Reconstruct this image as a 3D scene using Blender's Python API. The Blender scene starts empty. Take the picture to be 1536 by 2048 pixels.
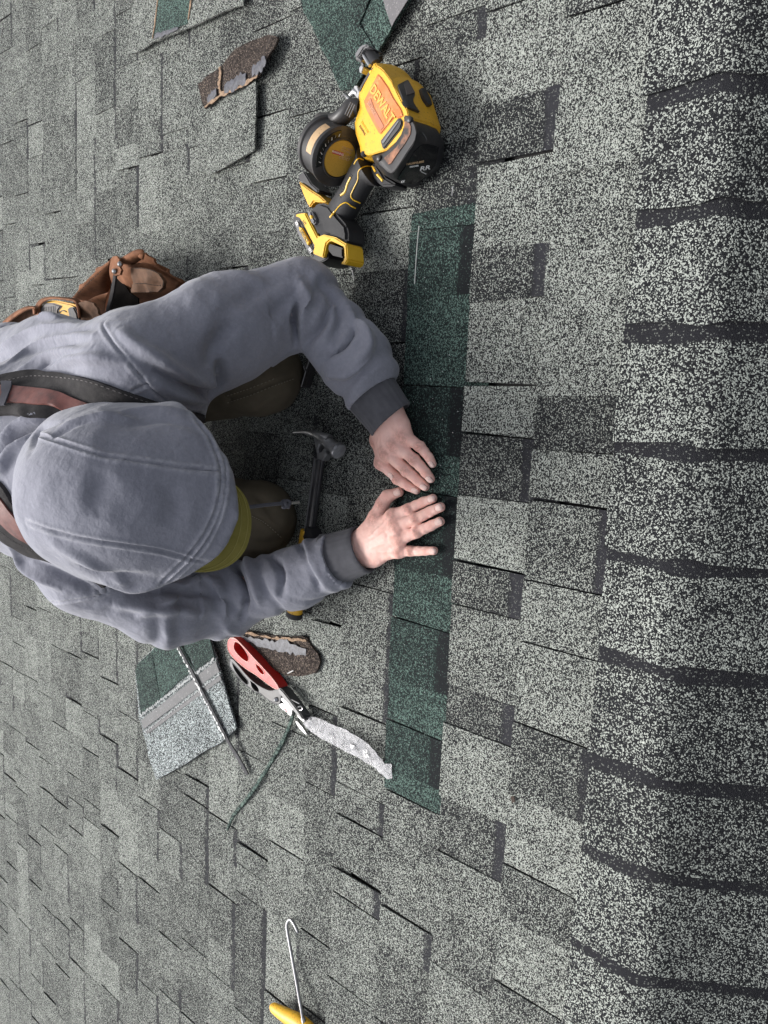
import bpy, bmesh, math, random
import numpy as np
from mathutils import Vector, Matrix, geometry
from mathutils.bvhtree import BVHTree

random.seed(7); np.random.seed(7)
S = bpy.context.scene
COL = S.collection

# ------------------------------------------------------------------ camera
# World frame: the roof slope in view is the z = 0 plane, +Y runs down the slope away
# from the ridge, +X along the ridge.  The phone was held sideways over the ridge.
FPX = 1538.0
YV = np.array([-800 - 768, 735 - 1024, FPX]); YV /= np.linalg.norm(YV)
_c = 289.0 / (FPX - 0.324 * (-800 - 768)); _a = -0.324 * _c
XV = -np.array([_a, 1.0, _c]); XV /= np.linalg.norm(XV)
ZV = np.cross(XV, YV); ZV /= np.linalg.norm(ZV)
BM = np.array([XV, YV, ZV])                     # rows: world axes in camera coords (x right, y down, z forward)
CAMPOS = np.array([0.0, 0.0, 1.0])

def ray(px, py):
    d = BM @ np.array([px - 768.0, py - 1024.0, FPX])
    return d / np.linalg.norm(d)

def W(px, py, z=0.0):
    """world point seen at photo pixel (px, py) at height z above the roof"""
    d = ray(px, py); t = (z - 1.0) / d[2]
    return Vector(CAMPOS + d * t)

cam = bpy.data.cameras.new('camera'); camo = bpy.data.objects.new('camera', cam); COL.objects.link(camo)
r = BM @ np.array([1, 0, 0]); u = BM @ np.array([0, -1, 0]); b = BM @ np.array([0, 0, -1])
camo.matrix_world = Matrix(((r[0], u[0], b[0], 0), (r[1], u[1], b[1], 0), (r[2], u[2], b[2], 1.0), (0, 0, 0, 1)))
cam.sensor_fit = 'VERTICAL'; cam.sensor_height = 36.0; cam.sensor_width = 27.0
cam.lens = FPX / 2048 * 36.0
cam.clip_start = 0.02; cam.clip_end = 400
S.camera = camo

# ------------------------------------------------------------------ sky, sun, exposure
world = bpy.data.worlds.new('World'); S.world = world; world.use_nodes = True
nt = world.node_tree; nt.nodes.clear()
SUN_EL, SUN_AZ = math.radians(52), math.radians(-18)      # azimuth from +Y towards +X
sky = nt.nodes.new('ShaderNodeTexSky'); sky.sky_type = 'NISHITA'; sky.sun_disc = False
sky.sun_elevation = SUN_EL; sky.sun_rotation = SUN_AZ
sky.air_density = 1.0; sky.dust_density = 6.0; sky.ozone_density = 1.0
hs = nt.nodes.new('ShaderNodeHueSaturation'); hs.inputs['Saturation'].default_value = 0.30
bg = nt.nodes.new('ShaderNodeBackground'); bg.inputs['Strength'].default_value = 0.108
out = nt.nodes.new('ShaderNodeOutputWorld')
nt.links.new(sky.outputs[0], hs.inputs['Color']); nt.links.new(hs.outputs[0], bg.inputs[0]); nt.links.new(bg.outputs[0], out.inputs[0])

sl = bpy.data.lights.new('sun', 'SUN'); sl.energy = 1.5; sl.angle = math.radians(24); sl.color = (1.0, 0.985, 0.965)
so = bpy.data.objects.new('sun', sl); COL.objects.link(so)
sdir = Vector((math.sin(SUN_AZ) * math.cos(SUN_EL), math.cos(SUN_AZ) * math.cos(SUN_EL), math.sin(SUN_EL)))
so.rotation_euler = sdir.to_track_quat('Z', 'Y').to_euler(); so.location = (0, 3, 4)

S.view_settings.view_transform = 'Standard'; S.view_settings.look = 'None'
S.view_settings.exposure = 1.05; S.view_settings.gamma = 1.0; S.view_settings.use_curve_mapping = False
S.render.engine = 'CYCLES'
S.cycles.max_bounces = 6; S.cycles.diffuse_bounces = 3; S.cycles.glossy_bounces = 3
S.cycles.transparent_max_bounces = 8

# ------------------------------------------------------------------ material helpers
MATS = {}
class NT:
    """tiny node-graph helper"""
    def __init__(s, name):
        s.m = bpy.data.materials.new(name); s.m.use_nodes = True
        s.t = s.m.node_tree; s.b = s.t.nodes['Principled BSDF']; MATS[name] = s.m
        s._tc = None
    def n(s, ty, **kw):
        nd = s.t.nodes.new(ty)
        for k, v in kw.items():
            if hasattr(nd, k): setattr(nd, k, v)
        return nd
    def L(s, a, b): s.t.links.new(a, b)
    def tc(s, which='Object'):
        if s._tc is None: s._tc = s.n('ShaderNodeTexCoord')
        return s._tc.outputs[which]
    def noise(s, scale, detail=3, rough=0.55, vec=None, which='Fac'):
        nd = s.n('ShaderNodeTexNoise'); nd.inputs['Scale'].default_value = scale
        nd.inputs['Detail'].default_value = detail; nd.inputs['Roughness'].default_value = rough
        s.L(vec if vec is not None else s.tc(), nd.inputs['Vector']); return nd.outputs[which]
    def voro(s, scale, out='Color', feature='F1', vec=None):
        nd = s.n('ShaderNodeTexVoronoi'); nd.feature = feature; nd.inputs['Scale'].default_value = scale
        s.L(vec if vec is not None else s.tc(), nd.inputs['Vector']); return nd.outputs[out]
    def math(s, op, a, b=0.0, c=None, clamp=False):
        nd = s.n('ShaderNodeMath'); nd.operation = op; nd.use_clamp = clamp
        for i, v in enumerate((a, b, c)):
            if v is None: continue
            if hasattr(v, 'links'): s.L(v, nd.inputs[i])
            else: nd.inputs[i].default_value = v
        return nd.outputs[0]
    def ramp(s, fac, stops, interp='LINEAR'):
        nd = s.n('ShaderNodeValToRGB'); cr = nd.color_ramp; cr.interpolation = interp
        while len(cr.elements) < len(stops): cr.elements.new(0.5)
        for e, (p, c) in zip(cr.elements, stops):
            e.position = p; e.color = (c[0], c[1], c[2], 1) if not isinstance(c, (int, float)) else (c, c, c, 1)
        s.L(fac, nd.inputs[0]); return nd.outputs[0]
    def mix(s, fac, a, b, mode='MIX'):
        nd = s.n('ShaderNodeMix'); nd.data_type = 'RGBA'; nd.blend_type = mode; nd.clamp_factor = True
        for sock, v in ((nd.inputs[0], fac), (nd.inputs[6], a), (nd.inputs[7], b)):
            if hasattr(v, 'links'): s.L(v, sock)
            elif isinstance(v, (int, float)): sock.default_value = v
            else: sock.default_value = (*v[:3], 1)
        return nd.outputs[2]
    def attr(s, name, out='Fac'):
        nd = s.n('ShaderNodeAttribute'); nd.attribute_name = name; return nd.outputs[out]
    def bump(s, h, strength=0.4, dist=0.002, normal=None):
        nd = s.n('ShaderNodeBump'); nd.inputs['Strength'].default_value = strength; nd.inputs['Distance'].default_value = dist
        s.L(h, nd.inputs['Height'])
        if normal is not None: s.L(normal, nd.inputs['Normal'])
        return nd.outputs[0]
    def fin(s, color=None, rough=0.6, normal=None, metal=0.0, spec=0.5, **kw):
        b = s.b
        if color is not None:
            if hasattr(color, 'links'): s.L(color, b.inputs['Base Color'])
            else: b.inputs['Base Color'].default_value = (*color[:3], 1)
        if hasattr(rough, 'links'): s.L(rough, b.inputs['Roughness'])
        else: b.inputs['Roughness'].default_value = rough
        if hasattr(metal, 'links'): s.L(metal, b.inputs['Metallic'])
        else: b.inputs['Metallic'].default_value = metal
        b.inputs['Specular IOR Level'].default_value = spec
        if normal is not None: s.L(normal, b.inputs['Normal'])
        for k, v in kw.items(): b.inputs[k].default_value = v
        return s.m

def granule_mat(name, dark, mid, light, scale=250.0, t0=0.42, t1=0.62, bandc=(0.035, 0.035, 0.042), bump=0.55):
    g = NT(name)
    cell = g.voro(scale); sep = g.n('ShaderNodeSeparateColor'); g.L(cell, sep.inputs[0])
    rnd = sep.outputs[0]
    tone = g.math('MULTIPLY', g.attr('tone'), 1.05); band = g.attr('band')
    mott = g.math('MULTIPLY', g.math('SUBTRACT', g.noise(22, 4, 0.6), 0.5), 0.42)
    clump = g.math('MULTIPLY', g.math('SUBTRACT', g.noise(230, 2, 0.5), 0.5), 0.16)
    # the printed shadow band: nearly plain dark granules with a ragged lower limit
    bm = g.math('SMOOTHSTEP' if False else 'MULTIPLY', band, 1.0)
    bm2 = g.math('MULTIPLY_ADD', g.math('SUBTRACT', g.noise(75, 4, .7), 0.5), 0.95, bm)
    bms = g.math('SMOOTH_MIN', g.math('MULTIPLY', g.math('SUBTRACT', bm2, 0.55, clamp=True), 3.2), 1.0, 0.05, clamp=True)
    v = g.math('ADD', g.math('ADD', rnd, tone), g.math('ADD', mott, clump))
    v = g.math('SUBTRACT', v, g.math('MULTIPLY', bms, 0.52), clamp=True)
    col = g.ramp(v, [(0.0, dark), (t0, dark), (t0 + 0.06, tuple(c * .75 for c in mid)), (t1, tuple(c * 1.5 for c in mid)), (t1 + 0.10, tuple(c * .85 for c in light)), (1.0, tuple(min(1, c * 1.2) for c in light))])
    col = g.mix(g.math('MULTIPLY', bms, 0.6), col, g.mix(g.math('GREATER_THAN', sep.outputs[1], 0.93), bandc, tuple(c * 0.7 for c in light)))
    hue = g.noise(5, 2); col = g.mix(g.math('MULTIPLY', hue, 0.35), col, g.mix(0.5, col, (0.96, 0.99, 0.95), 'MULTIPLY'), 'MIX')
    d = g.voro(scale, 'Distance')
    hgt = g.math('MULTIPLY_ADD', d, -0.8, g.math('MULTIPLY', sep.outputs[2], 0.6))
    nrm = g.bump(hgt, bump, 0.0016)
    g.fin(col, 0.9, nrm, spec=0.22)
    return g.m

OLD = granule_mat('weathered granules', (0.0095, 0.0100, 0.0115), (0.039, 0.0415, 0.041), (0.295, 0.312, 0.284), scale=740, t0=0.48, t1=0.62)
CAPM = granule_mat('weathered cap granules', (0.010, 0.0105, 0.0125), (0.036, 0.038, 0.039), (0.32, 0.34, 0.31), scale=620, t0=0.56, t1=0.67, bandc=(0.019, 0.019, 0.023))
NEWM = granule_mat('new green granules', (0.007, 0.009, 0.0095), (0.015, 0.028, 0.025), (0.088, 0.135, 0.117), scale=640, t0=0.40, t1=0.70, bandc=(0.009, 0.010, 0.012))
BROWNM = granule_mat('old brown granules', (0.014, 0.010, 0.0085), (0.036, 0.027, 0.023), (0.14, 0.11, 0.09), scale=560, t0=0.45, t1=0.78)
GREYG = granule_mat('bright headlap granules', (0.018, 0.020, 0.022), (0.08, 0.088, 0.09), (0.38, 0.42, 0.42), scale=560, t0=0.40, t1=0.6)

g = NT('asphalt mat'); MATS['asphalt'] = g.fin(g.ramp(g.noise(90, 4), [(0.3, (0.012, 0.012, 0.013)), (0.8, (0.04, 0.038, 0.038))]), 0.8, g.bump(g.noise(300, 2), 0.4, 0.001))
g = NT('roof deck wood'); MATS['deck'] = g.fin(g.ramp(g.noise(14, 5), [(0.3, (0.10, 0.075, 0.05)), (0.8, (0.2, 0.15, 0.1))]), 0.85)

# ------------------------------------------------------------------ object helpers
def tag(o, label=None, cat=None, group=None, kind=None):
    if label: o['label'] = label
    if cat: o['category'] = cat
    if group: o['group'] = group
    if kind: o['kind'] = kind
    return o

def empty(name, loc, label, cat, group=None):
    o = bpy.data.objects.new(name, None); COL.objects.link(o); o.location = loc; o.empty_display_size = 0.05
    bpy.context.view_layer.update()
    return tag(o, label, cat, group)

def link(name, me, mat=None, parent=None, smooth=False):
    o = bpy.data.objects.new(name, me); COL.objects.link(o)
    if mat is not None and not me.materials:
        for m in (mat if isinstance(mat, (list, tuple)) else [mat]): me.materials.append(m)
    if smooth:
        me.polygons.foreach_set('use_smooth', [True] * len(me.polygons))
    if parent is not None:
        o.parent = parent
        # meshes are written in world coordinates; undo the parent's place so they stay there
        p = parent; M = Matrix.Identity(4)
        while p is not None:
            M = p.matrix_basis @ M; p = p.parent
        o.matrix_basis = M.inverted()
    return o

def mesh(name, verts, faces, attrs=None):
    me = bpy.data.meshes.new(name); me.from_pydata([tuple(v) for v in verts], [], faces); me.update()
    for k, vals in (attrs or {}).items():
        a = me.attributes.new(k, 'FLOAT', 'POINT'); a.data.foreach_set('value', np.asarray(vals, dtype=np.float32))
    return me

def from_bm(name, bm, smooth_angle=None):
    me = bpy.data.meshes.new(name); bm.normal_update(); bm.to_mesh(me); bm.free()
    if smooth_angle is not None:
        me.polygons.foreach_set('use_smooth', [True] * len(me.polygons))
        me.set_sharp_from_angle(angle=math.radians(smooth_angle))
    return me

def set_attr(me, k, val):
    a = me.attributes.get(k) or me.attributes.new(k, 'FLOAT', 'POINT')
    a.data.foreach_set('value', np.full(len(me.vertices), val, dtype=np.float32))
# ------------------------------------------------------------------ ROOF
BUTT_T = 0.0042
def yat(px, py): return W(px, py).y
C_NEAR = [yat(1245, 950), yat(1072, 950), yat(928, 950), yat(812, 950)]       # course butts seen close by
COURSES = list(C_NEAR)
for px in (703, 640): COURSES.append(yat(px, 1000))
while COURSES[-1] < 4.6:
    COURSES.append(COURSES[-1] + 0.122 - 0.004 * min(3, max(0, COURSES[-1] - 1.2)))
COURSES = sorted(COURSES)

roof = bpy.data.objects.new('roof', None)
def box_mesh(name, x0, x1, y0, y1, z0, z1):
    v = [(x, y, z) for z in (z0, z1) for y in (y0, y1) for x in (x0, x1)]
    f = [(0, 2, 3, 1), (4, 5, 7, 6), (0, 1, 5, 4), (1, 3, 7, 5), (3, 2, 6, 7), (2, 0, 4, 6)]
    return mesh(name, v, f)

RIDGE_Y = 0.395
bm = bmesh.new()
# deck: this slope, and the slope on the other side of the ridge
prof = [(5.6, -0.012), (RIDGE_Y, -0.012), (-2.4, -0.012 - (RIDGE_Y + 2.4) * 0.85), (-2.4, -0.1 - (RIDGE_Y + 2.4) * 0.85), (RIDGE_Y, -0.10), (5.6, -0.1)]
rows = [[bm.verts.new((x, y, z)) for (y, z) in prof] for x in (-5.2, 4.2)]
for i in range(6):
    j = (i + 1) % 6; bm.faces.new((rows[0][i], rows[0][j], rows[1][j], rows[1][i]))
bm.faces.new(rows[0][::-1]); bm.faces.new(rows[1])
bmesh.ops.recalc_face_normals(bm, faces=bm.faces)
roof = link('roof', from_bm('roof', bm), MATS['asphalt'])
roof['kind'] = 'structure'

def shingle_geo(x0, x1, yb, L, zb, zt, e, skew0=0.0, skew1=0.0, tone=0.0, band=0.0):
    """slab: butt edge at yb (down-slope), runs L up-slope; a printed band lies just below the next butt.
    rows along the slope carry the band weight."""
    ys = [0.0, e - 0.046, e - 0.018, L]
    if ys[1] < 0.02: ys[1] = 0.02
    V, F, T, Bd = [], [], [], []
    for k, dy in enumerate(ys):
        t = dy / L; zz = zb + (zt - zb) * t; q = 1 - t
        bw = (0.0, 0.0, band, band)[k]
        for x, sk in ((x0, skew0), (x1, skew1)):
            V.append((x + sk * q, yb - dy, zz)); T.append(tone); Bd.append(bw)
    n = len(V)
    for k, dy in enumerate(ys):
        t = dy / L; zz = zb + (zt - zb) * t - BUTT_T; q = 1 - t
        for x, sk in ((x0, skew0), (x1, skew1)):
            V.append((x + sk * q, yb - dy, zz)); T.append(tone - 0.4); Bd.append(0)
    for k in range(3):
        a = 2 * k
        F += [(a, a + 1, a + 3, a + 2)[::-1], (n + a, n + a + 1, n + a + 3, n + a + 2), (a, a + 2, n + a + 2, n + a)[::-1], (a + 1, a + 3, n + a + 3, n + a + 1)]
    F += [(0, 1, n + 1, n)[::1], (6, 7, n + 7, n + 6)[::-1]]
    return V, F, T, Bd

def xat(px, py): return W(px, py).x
# tabs of the three courses nearest the ridge, read along the course: (y in the photo where the tab ends, tone, band)
NEAR_TABS = {
 1: [(-200, .05, 0), (40, -.06, 0), (215, .08, 0), (345, .10, 0), (505, .02, 0), (790, .08, 0), (902, -.15, .5), (1012, .07, 0), (1180, -.04, .9), (1310, .05, .4), (1490, .06, 0), (1640, -.10, .7), (1800, .12, 0), (1910, -.06, 0), (2060, .10, 0), (2300, -.05, .6), (2500, .02, 0)],
 2: [(-220, -.05, .7), (30, .03, 0), (205, .10, 0), (330, -.14, .9), (500, .07, 0), (600, -.13, 1.0), (770, .07, 0), (874, .11, 0), (996, -.13, .8), (1138, .15, 0), (1228, -.10, 1.0), (1400, .02, 0), (1482, -.12, 1.0), (1640, .09, 0), (1760, -.10, .9), (1880, .03, 0), (2010, -.03, .5), (2200, .05, 0), (2500, -.06, 0)],
 3: [(-220, .02, 0), (60, .05, 0), (120, -.10, .8), (300, .04, 0), (430, -.16, .6)],
}
XL0, XR0 = -4.6, 3.6
def view_span(y):
    """x range of the frame at distance y (the frame edges are at photo y = 0 and 2048)"""
    lo, hi = None, None
    for px in range(-40, 1600, 20):
        a = W(px, 2048); b2 = W(px, 0)
        if abs(a.y - y) < 0.12: lo = a.x if lo is None else min(lo, a.x)
        if abs(b2.y - y) < 0.12: hi = b2.x if hi is None else max(hi, b2.x)
    return (lo if lo is not None else -2.9), (hi if hi is not None else 1.4)

GREEN_X0 = W(838, 1605).x; GREEN_X1 = W(895, 425).x
rng = random.Random(11)
singles, rest = [], []
for ci, yb in enumerate(COURSES):
    e = yb - COURSES[ci - 1] if ci else 0.13
    if ci == 0: continue
    lo, hi = view_span(yb - e / 2); lo -= 0.02; hi += 0.02
    tabs = []
    if ci in NEAR_TABS:
        pxm = {1: 1160, 2: 1000, 3: 860}[ci]; prev = None
        for (py, tone, band) in NEAR_TABS[ci]:
            x = xat(pxm, py)
            if prev is not None: tabs.append((x, prev, tone, band))
            prev = x
        # carry on past the listed ones
        x = prev
        if ci == 3: x = GREEN_X0
        while x > XL0:
            w = rng.uniform(0.07, 0.21); tabs.append((x - w, x, rng.uniform(-.1, .1), rng.choice((0, 0, .8)))); x -= w
        x = xat(pxm, NEAR_TABS[ci][0][0])
        while x < XR0:
            w = rng.uniform(0.07, 0.21); tabs.append((x, x + w, rng.uniform(-.1, .1), rng.choice((0, 0, .8)))); x += w
    else:
        x = XL0 + rng.uniform(0, 0.2); k = 0
        while x < XR0:
            w = rng.choice((0.06, 0.09, 0.11, 0.13, 0.16, 0.19)) * rng.uniform(0.9, 1.15)
            far = min(1.0, max(0.0, (yb - 1.2) / 1.5))
            tone = rng.choice((-.10, -.06, -.03, 0.0, 0.0, .03, .05, .13)) * (1 - 0.25 * far) + 0.03 * far
            tabs.append((x, x + w, tone, rng.choice((0, 0, .75)))); x += w; k += 1
    for k, (a, b2, tone, band) in enumerate(tabs):
        if ci == 3 and a > GREEN_X0 - 0.001 and b2 < GREEN_X1 + 0.001: continue
        hl = 0.0026 if (k % 2 == 0) else 0.0
        if rng.random() < 0.10: hl += 0.002
        gap = 0.0008 if rng.random() < 0.7 else 0.0022
        sk = rng.uniform(-0.006, 0.006)
        geo = shingle_geo(a + gap, b2 - gap * 0.3, yb + rng.uniform(-.0015, .0015), e + 0.045, 0.0108 + hl + rng.uniform(0, .0012), 0.0022 + hl * 0.2, e, sk, -sk * rng.random(), tone, band)
        vis = (b2 > lo and a < hi and yb - e < 3.2)
        (singles if vis else rest).append((yb, abs((a + b2) / 2), geo))
singles.sort(key=lambda t: t[0])
rest += singles[290:]; singles = singles[:290]
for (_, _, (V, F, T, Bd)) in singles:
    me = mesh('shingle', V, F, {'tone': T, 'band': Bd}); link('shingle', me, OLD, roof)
V2, F2, T2, B2 = [], [], [], []
for (_, _, (V, F, T, Bd)) in rest:
    o = len(V2); V2 += V; F2 += [tuple(i + o for i in f) for f in F]; T2 += T; B2 += Bd
# a few courses of the slope behind the camera as well
for k in range(14):
    y = RIDGE_Y - 0.16 - 0.14 * k
    x = -4
    while x < 3.4:
        w = rng.uniform(0.08, 0.22); o = len(V2)
        z = lambda yy: -(RIDGE_Y - yy) * 0.85
        y1 = y - 0.14; t = rng.uniform(-.12, .1)
        pts = [(x, y + .03, z(y + .03) + .002), (x + w, y + .03, z(y + .03) + .002), (x + w, y1, z(y1) + .014), (x, y1, z(y1) + .014), (x, y1, z(y1) + .009), (x + w, y1, z(y1) + .009)]
        V2 += pts; T2 += [t] * 6; B2 += [0] * 6; F2 += [(o, o + 3, o + 2, o + 1), (o + 3, o + 4, o + 5, o + 2)]; x += w + .001
far = link('shingle_field', mesh('shingle_field', V2, F2, {'tone': T2, 'band': B2}), OLD, roof); far['kind'] = 'stuff'

# ridge caps: bent pieces lapping along the ridge; each butt faces -X, a dark printed band lies under the next butt
CAPX = sorted([W(*p).x for p in ((1290, -20), (1283, 205), (1288, 430), (1270, 655), (1245, 880), (1232, 1092), (1212, 1287), (1195, 1492), (1180, 1665), (1145, 1848))])
while CAPX[0] > -1.7: CAPX.insert(0, CAPX[0] - 0.146)
while CAPX[-1] < 1.5: CAPX.append(CAPX[-1] + 0.146)
def cap_profile(off):
    """(y, z) from the lower edge on this slope, over the ridge, down the far side"""
    pts = []; y0 = 0.523
    for k in range(4): pts.append((y0 - k * (y0 - 0.445) / 3, 0.016))
    R = 0.085; cy = 0.445
    for k in range(1, 8):
        a = math.radians(40) * k / 7; pts.append((cy - R * math.sin(a), 0.016 - R * (1 - math.cos(a))))
    yy, zz = pts[-1]; pts += [(yy - 0.05, zz - 0.042), (yy - 0.11, zz - 0.0925)]
    nn = []
    for i, (y, z) in enumerate(pts):
        a = pts[max(0, i - 1)]; b2 = pts[min(len(pts) - 1, i + 1)]; d = Vector((b2[0] - a[0], b2[1] - a[1])).normalized()
        nn.append((y + d.y * -off * -1 * 0 + (-d.y) * -off * 0 + d.y * off * -1 * 0 + (d.y) * 0 + (-(-d.y)) * 0 + off * d.y * 0 + off * (d.y), z - off * d.x))
    return nn
crng = random.Random(5)
for i in range(len(CAPX) - 1):
    xb, xt = CAPX[i], CAPX[i + 1]; ln = xt - xb
    stations = [(0.0, 0.0105, 0), (0.5, 0.0065, 0), (ln * 0.0 + ln - 0.029 + crng.uniform(-.004, .004), 0.0045, 0.0), (ln - 0.017, 0.004, 1.0), (ln + 0.03, 0.0015, 1.0)]
    stations[1] = (ln * 0.45, 0.0075, 0)
    V, F, T, Bd = [], [], [], []; tone = crng.uniform(-.05, .05); wob = crng.uniform(-.004, .004)
    np_ = None
    for side, th in ((0, 0.0), (1, -0.0055)):
        for (dx, off, bw) in stations:
            pr = cap_profile(off + th); np_ = len(pr)
            for q, (y, z) in enumerate(pr):
                lift = 0.003 * math.sin(q * 0.9 + i) * (1 if dx == 0.0 else 0.2)
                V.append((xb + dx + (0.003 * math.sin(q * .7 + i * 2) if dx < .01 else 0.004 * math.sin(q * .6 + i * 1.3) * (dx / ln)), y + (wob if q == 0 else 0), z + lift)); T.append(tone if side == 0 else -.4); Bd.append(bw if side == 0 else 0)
    ns = len(stations); o2 = ns * np_
    for s_ in range(ns - 1):
        for q in range(np_ - 1):
            a = s_ * np_ + q
            F.append((a, a + 1, a + np_ + 1, a + np_)); F.append((o2 + a, o2 + a + np_, o2 + a + np_ + 1, o2 + a + 1))
    for q in range(np_ - 1):
        F.append((q, o2 + q, o2 + q + 1, q + 1)); a = (ns - 1) * np_ + q; F.append((a, a + 1, o2 + a + 1, o2 + a))
    for s_ in range(ns - 1):
        a = s_ * np_; F.append((a, a + np_, o2 + a + np_, o2 + a)); a += np_ - 1; F.append((a, o2 + a, o2 + a + np_, a + np_))
    me = mesh('ridge_cap', V, F, {'tone': T, 'band': Bd})
    bmx = bmesh.new(); bmx.from_mesh(me); bmesh.ops.recalc_face_normals(bmx, faces=bmx.faces); bmx.to_mesh(me); bmx.free()
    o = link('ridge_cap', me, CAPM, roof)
    me.polygons.foreach_set('use_smooth', [True] * len(me.polygons)); me.set_sharp_from_angle(angle=math.radians(50))

# the new green shingle being slid under: its exposed tabs
GT = [(425, .03, 0, 0), (468, .03, .1, 0), (595, -.02, .95, .0), (775, .06, .15, 0), (905, -.12, .95, 0), (985, .02, .2, 0), (1140, -.14, .85, 0), (1250, .03, .3, 0), (1370, -.06, .9, 0), (1465, .05, .2, 0), (1560, -.07, .9, 0), (1605, .05, .1, 0)]
newsh = empty('replacement_shingle', W(850, 1000), 'new dark green shingle strip laid in the course under the worker\'s hands', 'shingle')
yb3 = COURSES[3]; e3 = COURSES[3] - COURSES[2]
for k in range(1, len(GT)):
    x1 = W(850, GT[k - 1][0]).x; x0 = W(850, GT[k][0]).x; tone, band = GT[k][1], GT[k][2]
    if k == len(GT) - 1: x0 = GREEN_X0
    sk = (0.004 if k % 2 else -0.004)
    V, F, T, Bd = shingle_geo(x0 + .0006, x1 - .0004, yb3 + 0.004, e3 + 0.045, 0.0135 + (0.0026 if k % 2 == 0 else 0), 0.0030, e3, sk, -sk * .6, tone, band)
    link('tab', mesh('tab', V, F, {'tone': T, 'band': Bd}), NEWM, newsh)

wv_, wf_ = [], []
for i, (px, py) in enumerate([(838, 452), (835, 480), (832, 520), (829, 568)]): 
    p = W(px, py, .0150); wv_ += [p + Vector((0, .0008, 0)), p + Vector((0, -.0004, .0009)), p + Vector((0, -.0010, 0))]
for i in range(3):
    for k in range(3): wf_.append((i * 3 + k, i * 3 + (k + 1) % 3, i * 3 + 3 + (k + 1) % 3, i * 3 + 3 + k))
g = NT('bare white fibre'); link('torn_lip', mesh('torn_lip', wv_, wf_), g.fin((.6, .6, .58), .8), newsh)
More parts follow.
